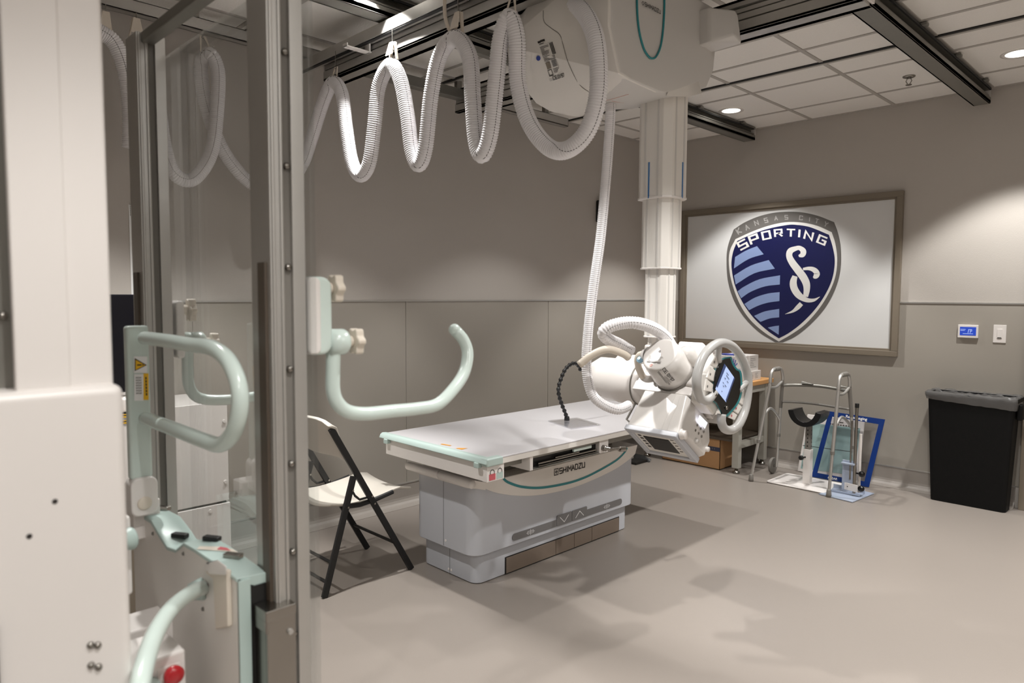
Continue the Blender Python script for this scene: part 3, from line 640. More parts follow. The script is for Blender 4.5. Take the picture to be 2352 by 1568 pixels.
for q in ((1642, 907), (1667, 936)):
    b = nb(); lathe(b, scr(*q, WA), A_, [(0, .008), (.006, .008), (.008, .006)], 16); build('console_button', b, 'steel', con, smooth=True)
for P, mm in (([(1641, 818), (1650, 823), (1644, 846), (1629, 838)], 'ink_grey'), ([(1628, 842), (1642, 852), (1637, 876), (1620, 867)], 'ink_grey'), ([(1619, 870), (1635, 882), (1632, 900), (1615, 896)], 'ink_grey'), ([(1700, 905), (1707, 893), (1703, 930), (1692, 922)], 'pink'), ([(1691, 925), (1701, 934), (1692, 950), (1680, 941)], 'pink'), ([(1678, 944), (1690, 952), (1684, 964), (1670, 958)], 'pink')):
    b = nb(); prism(b, [HP(x, y, WA-.014) for x, y in P], A_*.008); kp = build('key_pad', b, 'shell', con, .002)
    b = nb(); disc(b, Plane(HP(sum(q[0] for q in P)/4, sum(q[1] for q in P)/4, WA-.0055), D_, V_), 0, 0, .0055, .0, 12); build('key_symbol', b, mm, kp)
# ================================================================== HOSES
def hose_obj(name, label, pts, r, pitch, cat='hose'):
    t = thing(name, label, cat, pts[0])
    b = nb(); path = corr(b, pts, r, pitch); build('corrugated_tube', b, 'hose', t, smooth=True)
    b = nb(); k = 6; sp = []
    for i in range(k, len(path)-k, 2):
        tt = (path[i+1]-path[i-1]).normalized(); dn = (_f*-.86+_r*.5); dn = (dn-tt*dn.dot(tt)).normalized()
        sp.append(path[i]+dn*r*.945)
    sweep(b, sp, r*.034, 6)
    build('zip_seam', b, 'ink', t)
    return t
BY = 3.60
ptsA = [W(x, y, 'y', BY) for x, y in ((180, 40), (225, 70), (262, 98), (288, 160), (300, 250), (300, 340))]
hose_obj('cable_hose', 'white corrugated cable hose hanging between the white column and the glass frame', ptsA, .036, .0098)
ptsB = [W(x, y, 'y', BY) for x, y in ((318, 82), (345, 150), (362, 230), (376, 330), (398, 395), (435, 414), (468, 385), (490, 330), (500, 230), (500, 160), (482, 124))] \
     + [W(x, y, 'y', BY+.08) for x, y in ((462, 150), (470, 230), (500, 320), (540, 385), (585, 425))] \
     + [W(640, 430, 'y', 3.52), W(690, 385, 'x', 1.93), W(715, 320, 'x', 1.93), W(742, 235, 'x', 1.93), W(765, 190, 'x', 1.93), W(785, 215, 'x', 1.93), W(795, 290, 'x', 1.93), W(808, 370, 'x', 1.93), W(827, 403, 'x', 1.93), W(848, 375, 'x', 1.93), W(860, 290, 'x', 1.93), W(870, 200, 'x', 1.93), W(897, 150, 'x', 1.93), W(920, 185, 'x', 1.93), W(935, 260, 'x', 1.93), W(946, 345, 'x', 1.93), W(961, 378, 'x', 1.93), W(977, 340, 'x', 1.93), W(990, 220, 'x', 1.93), W(1010, 130, 'x', 1.93), W(1045, 88, 'x', 1.93), W(1078, 130, 'x', 1.93), W(1086, 230, 'x', 1.93), W(1093, 320, 'x', 1.93), W(1107, 356, 'x', 1.93), W(1125, 310, 'x', 1.93), W(1138, 200, 'x', 1.93), W(1150, 90, 'x', 1.93), W(1170, 40, 'x', 1.94), W(1187, 90, 'x', 1.96), W(1190, 190, 'x', 1.99), W(1215, 280, 'x', 2.02), W(1260, 338, 'x', 2.04), W(1305, 343, 'x', 2.05), W(1350, 298, 'x', 2.06), W(1374, 210, 'x', 2.07), W(1370, 100, 'x', 2.08), W(1345, 35, 'x', 2.10), W(1312, 8, 'x', 2.13), W(1290, 5, 'x', 2.2)]
hs = hose_obj('cable_hose', 'long looped white corrugated hose festooned along the bridge rail to the carriage', ptsB, .0345, .0098)
for (x, y) in ((1302, 356), (1390, 206)):
    pass
# hangers
def hanger(label, hx, hy, tx, ty, ax, val, ztop, white=True):
    p = W(tx, ty, ax, val); top = W(hx, hy, ax, val); top.z = max(top.z, p.z+.05)
    t = thing('hose_hanger', label, 'hook', (top.x, top.y, max(ztop, top.z)), 'hooks that carry the looped hoses')
    e = Vector((0, 1, 0)) if ax == 'x' else Vector((1, 0, 0)); n = Vector((1, 0, 0)) if ax == 'x' else Vector((0, 1, 0))
    b = nb()
    for s in (-1, 1):
        prism(b, [p+e*s*.030+n*.0+Vector((0, 0, -.02)), p+e*s*.024+Vector((0, 0, -.02)), top+e*s*.004, top+e*s*.016], n*.014 if white else n*.004)
    if white: prism(b, [p+e*-.028+n*-.02, p+e*.028+n*-.02, top+e*.014+n*-.008, top-e*.014+n*-.008], n*.004)
    build('strap', b, 'ivory', t, .001)
    b = nb(); z0 = top.z-.008; z1 = max(ztop, top.z+.02)
    poly_tube(b, [Vector((top.x, top.y, z0))+e*.006, Vector((top.x, top.y, z0-.006)), Vector((top.x, top.y, z0))-e*.006, Vector((top.x, top.y, z0+.01)), Vector((top.x, top.y, z1))], .0022, 6)
    build('wire_hook', b, 'steel', t)
hanger('hose hook with thin straps at the first loop beside the glass frame', 771, 158, 766, 178, 'x', 1.93, 2.66, False)
hanger('brightly lit white hose hook plate on the second bridge loop', 901, 97, 901, 128, 'x', 1.93, 2.66)
hanger('white hose hook plate with brass rivets on the third loop', 1052, 28, 1050, 68, 'x', 1.93, 2.66)
hanger('hose hook with straps at the loop nearest the carriage', 1176, 0, 1172, 22, 'x', 1.94, 2.66, False)
hanger('white hose hook plate at top left beside the white column', 243, 27, 240, 75, 'y', BY, 2.715)
hanger('white hose hook just above the left glass frame post', 313, 42, 312, 78, 'y', BY, 2.715)
hanger('thin hose hook on the wall track behind the glass', 466, 82, 474, 112, 'y', BY, 2.715, False)
b = nb(); tube(b, [W(1024, -40, 'x', 1.93), W(1021, 10, 'x', 1.92), W(1024, 45, 'x', 1.92), W(1034, 74, 'x', 1.92)], .008, 10); tag(build('grey_cable', b, 'ivory', None, smooth=True), 'beige cable curving down into the third hose loop', 'cable')
ptsC = [D(x, y, 3.02) for x, y in ((1403, 200), (1402, 260), (1398, 330), (1391, 420), (1380, 540), (1366, 640), (1353, 740), (1347, 820), (1350, 870), (1362, 908), (1388, 930), (1420, 940))]
hose_obj('cable_hose', 'narrow white corrugated hose dropping from the carriage to beside the head', ptsC+[D(1446, 930, 3.06)], .0225, .0085)
ptsD = [D(1450, 808, 3.0), D(1425, 792, 2.98), D(1396, 778, 2.95), D(1386, 764, 2.93), D(1400, 750, 2.92), D(1435, 741, 2.92), D(1470, 743, 2.92), D(1505, 756, 2.97), D(1528, 774, 3.03), D(1540, 792, 3.08)]
hose_obj('cable_hose', 'thick white corrugated hose arching over the tube head', ptsD, .0265, .0105)
b = nb(); tube(b, [D(1330, 838, 2.93), D(1360, 815, 2.92), D(1395, 802, 2.92), D(1430, 812, 2.95), D(1445, 822, 2.97)], .016, 12); tag(build('grey_cable', b, 'ivory', None, smooth=True), 'smooth beige cable sleeve crossing behind the head at left', 'cable')
# ================================================================== X-RAY TABLE
FT = 2.47
tb = thing('x_ray_table', 'white and grey floating-top X-ray table beside the folding chair', 'x-ray table', (2.85, 2.7, 0))
b = nb()
def rbox(b, x0, x1, y0, y1, z0, z1, r, n=6):
    prism(b, [Vector((x, y, z0)) for x, y in rrect(x0, x1, y0, y1, r, n)], Vector((0, 0, z1-z0)))
rbox(b, 2.225, 3.47, 2.50, 2.93, 0.003, .17, .05); build('base_plinth', b, 'table_grey', tb, .004)
b = nb(); rbox(b, 2.185, 3.50, FT, 2.95, .155, .50, .07); build('base_body', b, 'table_grey', tb, .004)
b = nb(); rbox(b, 2.235, 3.46, 2.51, 2.92, 0, .004, .05); build('floor_gasket', b, 'black', tb)
TF = Plane((0, FT, 0), (1, 0, 0), (0, 0, 1))       # front face drawing plane; n = -Y
def tf(px, py, off=.003): p = W(px, py, 'y', FT); return Vector((p.x, FT-off, p.z))
# cream fascia with curved lower edge, thick
lower = [(1094, 1113), (1139, 1131), (1197, 1138), (1256, 1133), (1329, 1114), (1403, 1081), (1440, 1057), (1459, 1040)]
pl = [tf(*q, 0) for q in lower]; x0, x1 = pl[0].x, pl[-1].x
lp = smooth_path(pl, .03); poly = [Vector((p.x, FT-.006, p.z)) for p in lp]+[Vector((3.505, FT-.006, .515)), Vector((x0-.0, FT-.006, .515))]
b = nb(); prism(b, poly, Vector((0, .05, 0))); build('cream_fascia', b, 'table_cream', tb, .002)
b = nb(); rbox(b, 2.18, 3.505, FT-.005, 2.955, .49, .517, .07); build('body_top', b, 'table_cream', tb, .003)
arc = [(1152, 1095), (1158, 1102), (1168, 1108), (1197, 1117), (1241, 1119), (1300, 1109), (1340, 1096), (1373, 1080), (1403, 1063), (1420, 1051), (1434, 1036), (1440, 1024)]
b = nb(); ap = smooth_path([tf(*q, .0075) for q in arc], .012)
for i in range(len(ap)-1):
    t_ = (ap[min(i+2, len(ap)-1)]-ap[max(i-1, 0)]).normalized(); n_ = Vector((-t_.z, 0, t_.x))*.0065; flat(b, [ap[i]-n_, ap[i+1]-n_, ap[i+1]+n_, ap[i]+n_])
build('teal_arc', b, 'teal', tb)
lo2 = tf(1283, 1087, .008); b = nb(); word(b, 'SHIMADZU', .028, lambda u, v: Vector((lo2.x+u, lo2.y, lo2.z+v)), .2, 1.06); strokes(b, [[(-.042, 0), (-.042, .033), (-.012, .033), (-.012, 0), (-.042, 0)], [(-.027, .006), (-.027, .027)], [(-.036, .0165), (-.018, .0165)]], lambda u, v: Vector((lo2.x+u, lo2.y, lo2.z-.002+v)), .004)
build('maker_lettering', b, 'ink', tb)
# end hand rail (two halves)
for y0, y1 in ((2.41, 2.655), (2.66, 2.92)):
    b = nb(); lathe(b, (2.125, y0, .540), (0, 1, 0), [(0, .017), (.006, .021), (y1-y0-.006, .021), (y1-y0, .017)], 20); build('end_rail', b, 'white', tb, smooth=True)
b = nb(); hull(b, [Vector((x, y, z)) for y in (2.46, 2.92) for x, z in ((2.15, .55), (2.15, .51), (2.25, .517), (2.25, .48))]); build('rail_shelf', b, 'table_cream', tb)
b = nb(); box(b, 2.1835, 2.186, 2.70, 2.7015, .16, .50); box(b, 2.2235, 2.2255, 2.70, 2.7015, .0, .155); build('panel_seam', b, 'button_grey', tb)
for x, y, z in ((2.185, 2.685, .19), (2.225, 2.71, .025), (2.225, 2.69, .025)):
    b = nb(); lathe(b, (x, y, z), (-1, 0, 0), [(0, .007), (.002, .006)], 12); build('screw', b, 'white', tb)
# foot strip with symbols
def fz(x0, x1, z0, z1, r): return [Vector((x, FT-.0015, z)) for x, z in rrect(x0, x1, z0, z1, r, 5)]
b = nb(); prism(b, fz(2.44, 3.36, .178, .214, .0175), Vector((0, -.002, 0))); build('foot_strip', b, 'button_grey', tb)
for x0, x1 in ((2.775, 2.898), (2.902, 3.03)):
    b = nb(); prism(b, [v+Vector((0, -.001, 0)) for v in fz(x0, x1, .178, .235, .006)], Vector((0, -.003, 0))); build('height_pedal', b, 'button_grey', tb)
b = nb()
mk = lambda u, v: Vector((u, FT-.0062, v))
strokes(b, [[(2.80, .222), (2.835, .190), (2.87, .222)], [(2.93, .190), (2.965, .222), (3.0, .190)]], mk, .0035)
for x in (2.57, 3.21):
    strokes(b, [[(x-.022, .189), (x+.022, .189), (x+.022, .203), (x-.022, .203), (x-.022, .189)], [(x-.03, .196), (x+.03, .196)], [(x, .180), (x, .212)]], mk, .002)
build('pedal_symbols', b, 'mark_white', tb)
for x0, x1 in ((2.425, 2.80), (2.803, 2.955), (2.958, 3.11), (3.113, 3.37)):
    bx('kick_plate', 'kick', tb, x0, x1, 2.493, 2.502, .008, .088, .001)
b = nb(); box(b, 2.42, 3.375, 2.4965, 2.501, .004, .092); build('kick_recess', b, 'black', tb)
# moving frame and tabletop
XL, XRr, Y0t, Y1t, ZT = 2.045, 4.16, 2.235, 3.045, .70
bx('lift_frame', 'grip', tb, 2.36, 3.38, 2.56, 2.88, .517, .60, .004)
b = nb(); box(b, 2.09, 4.09, 2.30, 2.36, .625, .668); box(b, 2.09, 4.09, 2.93, 2.99, .625, .668); box(b, 2.35, 3.5, 2.36, 2.93, .60, .664); build('under_rails', b, 'alu_dark', tb, .002)
bx('end_board', 'white', tb, 2.06, 2.085, 2.245, 3.02, .595, .672, .002)
bx('end_board', 'white', tb, 4.10, 4.125, 2.245, 3.02, .595, .672, .002)
bx('corner_block', 'white', tb, 2.0595, 2.165, 2.243, 2.275, .594, .672, .002)
b = nb(); box(b, XL+.03, XRr, Y0t, Y1t, ZT-.008, ZT); build('tabletop', b, 'tabletop', tb, .003)
b = nb(); box(b, XL+.03, XRr, Y0t+.002, Y0t+.03, ZT-.034, ZT-.007); box(b, XL+.03, XRr, Y1t-.03, Y1t-.002, ZT-.034, ZT-.007); build('side_rail', b, 'shell', tb, .002)
b = nb(); hull(b, [Vector((XL+x, y, z)) for y in (Y0t-.006, Y1t+.006) for x, z in ((-.008, ZT-.022), (.0, ZT-.004), (.012, ZT+.004), (.04, ZT+.002), (.045, ZT-.006), (.04, ZT-.026))]); build('end_bar', b, 'mint', tb, .005, bseg=3)
for y in (Y0t+.04, Y1t-.07): bx('bar_foot', 'mint', tb, XL-.012, XL+.0145, y, y+.03, ZT-.045, ZT-.02, .004)
b = nb(); box(b, XL+.0, XL+.10, Y0t-.01, Y0t+.035, ZT-.034, ZT+.003); build('end_cap', b, 'mint', tb, .008, bseg=3)
for q in ([(2.10, 2.62), (2.11, 2.56), (2.125, 2.565), (2.115, 2.625)], [(2.095, 2.50), (2.10, 2.46), (2.14, 2.465), (2.11, 2.50)]):
    b = nb(); flat(b, [Vector((x, y, ZT+.0012)) for x, y in q]); build('warning_sticker', b, 'orange', tb)
for x0, m in ((2.072, 'pink'), (2.118, 'mint')):
    b = nb(); box(b, x0, x0+.038, 2.2415, 2.2435, .600, .628); build('finger_label', b, m, tb)
    b = nb(); ringf(b, Plane((x0+.019, 2.2425, .634), (1, 0, 0), (0, 0, 1)), 0, 0, .014, .003, .001, 20); build('finger_ring', b, 'ink', tb)
# bucky tray box
bx('tray_side', 'white', tb, 2.335, 2.355, 2.245, 2.70, .598, .666, .001)
bx('tray_side', 'white', tb, 2.855, 2.93, 2.245, 2.70, .598, .666, .001)
b = nb(); box(b, 2.355, 2.86, 2.245, 2.70, .598, .604); box(b, 2.355, 2.86, 2.246, 2.26, .655, .666); build('tray_floor', b, 'alu_dark', tb, .001)
bx('tray_interior', 'black', tb, 2.356, 2.854, 2.27, 2.68, .604, .66)
b = nb(); box(b, 2.40, 2.845, 2.252, 2.262, .617, .624); box(b, 2.52, 2.70, 2.250, 2.262, .628, .634); box(b, 2.40, 2.845, 2.25, 2.257, .607, .611); build('tray_bar', b, 'steel', tb, .001)
bx('cassette_clip', 'mint_pale', tb, 2.66, 2.80, 2.251, 2.266, .636, .652, .003)
b = nb(); lathe(b, (2.885, 2.245, .625), (0, -1, 0), [(0, .016), (.02, .015), (.021, .010), (.05, .010)], 18); build('lock_stem', b, 'steel', tb, smooth=True)
b = nb(); cyl(b, (2.885, 2.20, .625), (2.965, 2.185, .617), .007); lathe(b, (2.95, 2.188, .618), (1, -.2, -.1), [(0, .014), (.04, .014)], 18); build('lock_lever', b, 'steel', tb, .001)
# flexible black arm and its clear base plate
fa = thing('flexible_arm', 'black jointed flexible arm standing on the X-ray table top', 'arm', W(1302, 966, 'z', ZT))
q = W(1302, 964, 'z', ZT+.01); FYY = q.y
pts = [W(x, y, 'y', FYY) for x, y in ((1303, 964), (1299, 950), (1291, 930), (1284, 908), (1283, 890), (1290, 866), (1300, 846), (1314, 835), (1326, 836), (1334, 850))]
b = nb(); path = smooth_path(pts, .004)
sweep(b, path, lambda i: (.0105, .0125, .0125, .0105, .0085, .0075, .0085)[i % 7], 12); build('joints', b, 'black', fa, smooth=True)
b = nb(); lathe(b, (q.x, q.y, ZT+.008), (0, 0, 1), [(0, .016), (.02, .014), (.024, .011)], 16); build('foot', b, 'black', fa, smooth=True)
b = nb(); prism(b, [W(x, y, 'z', ZT+.001) for x, y in ((1258, 968), (1325, 961), (1380, 977), (1312, 986))], Vector((0, 0, .007))); build('base_plate', b, 'clear_sheet', fa, .001)
# foot switch by the wall, beyond table
fs = thing('foot_switch', 'black foot pedal on the floor past the end of the X-ray table', 'pedal', (4.9, 3.35, 0))
b = nb(); hull(b, [W(x, y, 'z', z) for x, y, z in ((1455, 1046, .01), (1455, 1057, .0), (1492, 1062, 0), (1497, 1055, .02), (1480, 1045, .05), (1458, 1040, .05))]); build('pedal_body', b, 'black', fs, .006)
bx('pedal_base', 'black', fs, 4.82, 5.0, 3.40, 3.52, .001, .02, .003)
# ================================================================== FOLDING CHAIR
ch = thing('folding_chair', 'cream plastic folding chair with black metal frame', 'chair', (1.87, 3.1, 0))
YN, YF = 2.89, 3.30
def bar(b, p, q, wd, th, yc):
    p, q = Vector(p), Vector(q); d = (q-p).normalized(); n = Vector((-d.z, 0, d.x)); obox(b, (p+q)/2, (q-p)/2, n*wd/2, Vector((0, th/2, 0)))
wn = lambda px, py: W(px, py, 'y', YN)
topL, footF = wn(760, 984), wn(945, 1312); topS, footR = wn(812, 1093), wn(745, 1371)
for y in (YN, YF):
    s = Vector((0, y-YN, 0))
    fr = Vector((footF.x, y, .002)); rr = Vector((footR.x, y, .002))
    b = nb(); bar(b, topL+s, fr, .030, .018, y); build('front_leg', b, 'chair_black', ch, .003)
    b = nb(); bar(b, topS+s, rr, .030, .018, y); build('rear_leg', b, 'chair_black', ch, .003)
    b = nb(); p = [wn(*q)+s+Vector((0, .012, 0)) for q in ((792, 1165), (830, 1160), (865, 1148), (905, 1130))]; sweep(b, p, .012, 8); build('seat_bracket', b, 'chair_black', ch)
    b = nb(); p = [wn(*q)+s+Vector((0, -.0, 0)) for q in ((808, 1125), (815, 1138), (826, 1147), (850, 1140))]; sweep(b, p, .006, 8); build('link_rod', b, 'chair_black', ch)
    for q in ((852, 1138), (858, 1155), (797, 1164), (808, 1125)):
        c = wn(*q)+s; b = nb(); cyl(b, c-Vector((0, .014, 0)), c+Vector((0, .012, 0)), .005, seg=10); build('rivet', b, 'steel', ch)
def lerp(a, b_, t): return a+(b_-a)*t
fF, rR = Vector((footF.x, YN, 0)), Vector((footR.x, YN, 0))
for a, c, t in ((topL, fF, .80), (topS, rR, .72), (topS, rR, .88)):
    p = lerp(a, c, t); b = nb(); cyl(b, (p.x, YN, p.z), (p.x, YF, p.z), .008, seg=10); build('cross_bar', b, 'chair_black', ch)
# backrest
bt, bb = wn(741, 960), wn(790, 1058); ax_ = (topL-fF).normalized()
b = nb(); N = 12
rows = []
for k, t in enumerate((0, .08, .5, 1)):
    row = []
    for i in range(N+1):
        u = i/N; e_ = .010 if k < 2 else -.012; y = YN-e_+(YF-YN+2*e_)*u; bow = .05*(1-(2*u-1)**2)
        base = lerp(wn(762, 978), wn(797, 1050), t) if t else wn(752, 962)
        inset = .0
        edge = (abs(2*u-1))**6
        z = base.z-(.035*edge if k == 0 else (.0 if k < 3 else -.05*edge*0+(.02*edge)))
        row.append(Vector((base.x-bow-.004, y, z)))
    rows.append(row)
va = [[b.verts.new(p) for p in r] for r in rows]; vb = [[b.verts.new(p+Vector((.022, 0, .006))) for p in r] for r in rows]
for A in (va, vb):
    for r0, r1 in zip(A, A[1:]):
        for i in range(N): b.faces.new((r0[i], r0[i+1], r1[i+1], r1[i]))
for r0, r1 in ((va[0], vb[0]), (va[-1], vb[-1])):
    for i in range(N): b.faces.new((r0[i], r0[i+1], r1[i+1], r1[i]))
for i in (0, N):
    for k in range(3): b.faces.new((va[k][i], va[k+1][i], vb[k+1][i], vb[k][i]))
build('backrest', b, 'chair_plastic', ch, .006, bseg=3)
# seat shell
b = nb(); NX, NY = 14, 10; xs0, xs1 = 1.675, 2.125; g1, g2 = [], []
for i in range(NX+1):
    r1, r2 = [], []
    for j in range(NY+1):
        u, v = i/NX, j/NY; x = xs0+(xs1-xs0)*u; hw = (YF-YN)/2-.012 if u > .12 else ((YF-YN)/2-.03); hw += .025*max(0, u-.75)*4*.5
        y = (YN+YF)/2+(2*v-1)*hw; e = abs(2*v-1)
        z = .395+.045*u+.016*math.sin(u*math.pi*1.0)*-1+.022*e**2+(.03*max(0, .25-u)*4*.5)-.045*max(0, u-.85)*4
        r1.append(b.verts.new((x, y, z))); r2.append(b.verts.new((x, y, z-.022+.01*e)))
    g1.append(r1); g2.append(r2)
for G in (g1, g2):
    for i in range(NX):
        for j in range(NY): b.faces.new((G[i][j], G[i+1][j], G[i+1][j+1], G[i][j+1]))
for i in range(NX):
    for j in (0, NY): b.faces.new((g1[i][j], g1[i+1][j], g2[i+1][j], g2[i][j]))
for j in range(NY):
    for i in (0, NX): b.faces.new((g1[i][j], g1[i][j+1], g2[i][j+1], g2[i][j]))
build('seat', b, 'chair_plastic', ch, .004, smooth=True, bseg=2)
# ================================================================== WALL ITEMS
t = thing('thermostat', 'small white wall thermostat with a lit blue screen', 'thermostat', (XR-.005, 1.247, 1.18))
bx('case', 'white', t, XR-.024, XR-.005, 1.185, 1.308, 1.137, 1.229, .004)
bx('screen', 'screen_deep', t, XR-.0252, XR-.0235, 1.197, 1.294, 1.155, 1.214)
b = nb(); PT = Plane((XR-.0256, 1.245, 1.185), (0, -1, 0), (0, 0, 1)); strokes(b, [[(-.0, -.012), (.004, .012), (.012, .012)], [(.014, .0), (.022, .0), (.022, .012), (.014, .012), (.014, -.012)], [(-.045, .012), (-.015, .012)], [(-.045, .004), (-.02, .004)], [(-.03, -.018), (.03, -.018)]], lambda u, v: PT(u, v, .0002), .003); build('screen_text', b, 'screen_blue', t)
t = thing('light_switch', 'white rocker light switch plate on the wall right of the thermostat', 'switch', (XR-.005, 1.062, 1.17))
bx('plate', 'white', t, XR-.011, XR-.005, 1.026, 1.100, 1.112, 1.234, .002)
bx('rocker', 'white', t, XR-.015, XR-.010, 1.048, 1.078, 1.143, 1.206, .002)
bx('dimmer_slot', 'black', t, XR-.0155, XR-.0145, 1.052, 1.074, 1.143, 1.149)
t = thing('wall_speaker', 'small black box mounted high on the back wall behind the thin hose', 'wall box', (4.87, YB, 2.14))
bx('housing', 'black', t, 4.80, 4.90, YB-.06, YB, 2.05, 2.24, .012); bx('grille', 'black_gloss', t, 4.815, 4.885, YB-.063, YB-.058, 2.08, 2.20, .004)
# bin
bn = thing('waste_bin', 'tall slim black waste bin with a clear bag over its rim', 'bin', (5.585, 1.16, 0))
p0 = [(5.495, .935), (5.495, 1.395), (5.66, 1.395), (5.66, .935)]
b = nb()
def rr3(x0, x1, y0, y1, z, r): return [Vector((x, y, z)) for x, y in rrect(x0, x1, y0, y1, r, 4)]
L0 = rr3(5.505, 5.650, .945, 1.388, .002, .025); L1 = rr3(5.475, 5.680, .918, 1.425, .745, .03); L2 = rr3(5.487, 5.668, .930, 1.413, .745, .025); L3 = rr3(5.515, 5.640, .955, 1.378, .02, .02)
rg = [[b.verts.new(p) for p in L] for L in (L0, L1, L2, L3)]; n = len(L0)
for a, c in zip(rg, rg[1:]):
    for i in range(n): b.faces.new((a[i], a[(i+1) % n], c[(i+1) % n], c[i]))
b.faces.new(rg[0][::-1]); b.faces.new(rg[3]); build('body', b, 'bin', bn, smooth=False)
b = nb(); 
ra = [b.verts.new(p) for p in rr3(5.463, 5.692, .900, 1.440, .735, .035)]; rb = [b.verts.new(p) for p in rr3(5.463, 5.692, .900, 1.440, .762, .035)]; rc = [b.verts.new(p) for p in rr3(5.485, 5.670, .928, 1.415, .762, .025)]; rd = [b.verts.new(p) for p in rr3(5.485, 5.670, .928, 1.415, .735, .025)]
for a, c in ((ra, rb), (rb, rc), (rc, rd), (rd, ra)):
    for i in range(n): b.faces.new((a[i], a[(i+1) % n], c[(i+1) % n], c[i]))
build('rim', b, 'bin', bn, .003)
b = nb(); random.seed(9)
prof = [(0.0, .60), (.0, .768), (.010, .772), (.022, .766), (.020, .72)]
rings = []
base = rrect(0, 1, 0, 1, .1, 10)
def ringL(off, z, wob):
    L = rrect(5.485-off, 5.670+off, .928-off, 1.415+off, .03, 10); out = []
    for i, (x, y) in enumerate(L):
        t_ = (y-.92)/.5; dz = wob*(.010*math.sin(i*2.3)+.006*math.sin(i*5.1)); zz_ = z+dz+(-.035*(1-min(1, max(0, t_)))*(1 if z < .74 else 0))
        out.append(b.verts.new((x+random.uniform(-.003, .003)*wob, y+random.uniform(-.003, .003)*wob, zz_)))
    return out
# subdivide long edges of the loop by using many points per side
def dense(off, z, wob):
    L = rrect(5.485-off, 5.670+off, .928-off, 1.415+off, .03, 5); out = []
    for (xa, ya), (xb, yb) in zip(L, L[1:]+L[:1]):
        k = max(1, int(math.hypot(xb-xa, yb-ya)/.02)) if False else (20 if math.hypot(xb-xa, yb-ya) > .3 else (8 if math.hypot(xb-xa, yb-ya) > .08 else 1))
        for j in range(k): out.append((xa+(xb-xa)*j/k, ya+(yb-ya)*j/k))
    res = []
    for i, (x, y) in enumerate(out):
        t_ = min(1, max(0, (y-.92)/.5)); dz = wob*random.uniform(-.006, .006); d2 = -.030*(1-t_) if z < .73 else 0
        res.append(b.verts.new((x+random.uniform(-.003, .003)*wob, y+random.uniform(-.003, .003)*wob, z+dz+d2)))
    return res
rings = [dense(-.012, .60, .3), dense(-.006, .745, 1), dense(.008, .770, 1), dense(.024, .765, 1), dense(.026, .742, 1), dense(.018, .715, .4)]
for a, c in zip(rings, rings[1:]):
    m_ = len(a)
    for i in range(m_): b.faces.new((a[i], a[(i+1) % m_], c[(i+1) % m_], c[i]))
build('bin_bag', b, 'liner', bn, smooth=True)
bx('side_handle', 'bin', bn, 5.53, 5.62, .885, .915, .62, .72, .005)
# ================================================================== BENCH WITH BOXES
wb = thing('workbench', 'small workbench with an orange wood top and grey steel legs under the window', 'bench', (5.42, 2.98, 0))
BX0, BX1, BY0, BY1, BZ = 5.12, 5.69, 2.63, 3.60, .735
bx('bench_top', 'wood', wb, BX0, BX1, BY0, BY1, BZ-.038, BZ, .006)
for x in (BX0+.04, BX1-.085):
    for y in (BY0+.03, BY1-.09):
        bx('leg', 'bench_grey', wb, x, x+.055, y, y+.055, .045, BZ-.038, .002)
        b = nb(); lathe(b, (x+.0275, y+.0275, 0), (0, 0, 1), [(.001, .028), (.015, .028), (.02, .014), (.048, .014)], 16); build('levelling_foot', b, 'steel', wb, smooth=True)
bx('end_stretcher', 'bench_grey', wb, BX0+.095, BX1-.085, BY0+.035, BY0+.08, .20, .25, .002)
bx('end_rail', 'bench_grey', wb, BX0+.095, BX1-.085, BY0+.035, BY0+.08, BZ-.10, BZ-.04, .002)
bx('front_rail', 'bench_grey', wb, BX0+.045, BX0+.09, BY0+.085, BY1-.09, BZ-.10, BZ-.04, .002)
bx('shelf', 'brown', wb, BX0+.05, BX1-.04, BY0+.09, BY1-.1, .25, .27, .002)
bx('back_panel', 'frame_brown', wb, BX1-.03, BX1-.015, BY0+.03, BY1-.03, .15, BZ-.04)
def carton(name, label, cat, x0, x1, y0, y1, z0, z1, art=True, grp=None):
    t = thing(name, label, cat, ((x0+x1)/2, (y0+y1)/2, z0), grp)
    bx('carton', 'white', t, x0, x1, y0, y1, z0, z1, .001)
    return t
g = carton('glove_box', 'white glove carton printed with a blue hand, with gloves poking out on the bench', 'box', 5.20, 5.33, 2.68, 2.93, BZ+.078, BZ+.205)
# artwork on the -X face and the -Y face
PA = Plane((5.1995, 2.93, BZ+.078), (0, -1, 0), (0, 0, 1)); b = nb()
def Pa(u, v): return PA(u, v, .0006)
palm = [(.165, .05), (.195, .05), (.2, .075), (.16, .075)]
flat(b, [Pa(*q) for q in ((.172, .012), (.192, .012), (.196, .045), (.168, .045))]); flat(b, [Pa(*q) for q in ((.165, .045), (.2, .045), (.203, .07), (.163, .07))])
strokes(b, [[(.166, .068), (.160, .098)], [(.177, .07), (.175, .107)], [(.188, .07), (.190, .106)], [(.199, .068), (.206, .096)], [(.202, .05), (.22, .07)]], Pa, .0075)
build('hand_print', b, 'glove_blue', g)
b = nb(); flat(b, [Pa(*q) for q in ((.15, .0), (.25, .0), (.25, .030), (.16, .032))]); build('blue_corner', b, 'glove_blue', g).data.materials[0] = M['blue_plate']
b = nb()
for k in range(5): strokes(b, [[(.02, .03+k*.016), (.05+random.uniform(0, .05), .03+k*.016)]], Pa, .003)
PB_ = Plane((5.20, 2.6795, BZ+.078), (1, 0, 0), (0, 0, 1))
for k in range(6): strokes(b, [[(.012, .03+k*.014), (.03+random.uniform(.02, .07), .03+k*.014)]], lambda u, v: PB_(u, v, .0006), .003)
build('box_print', b, 'ink_grey', g)
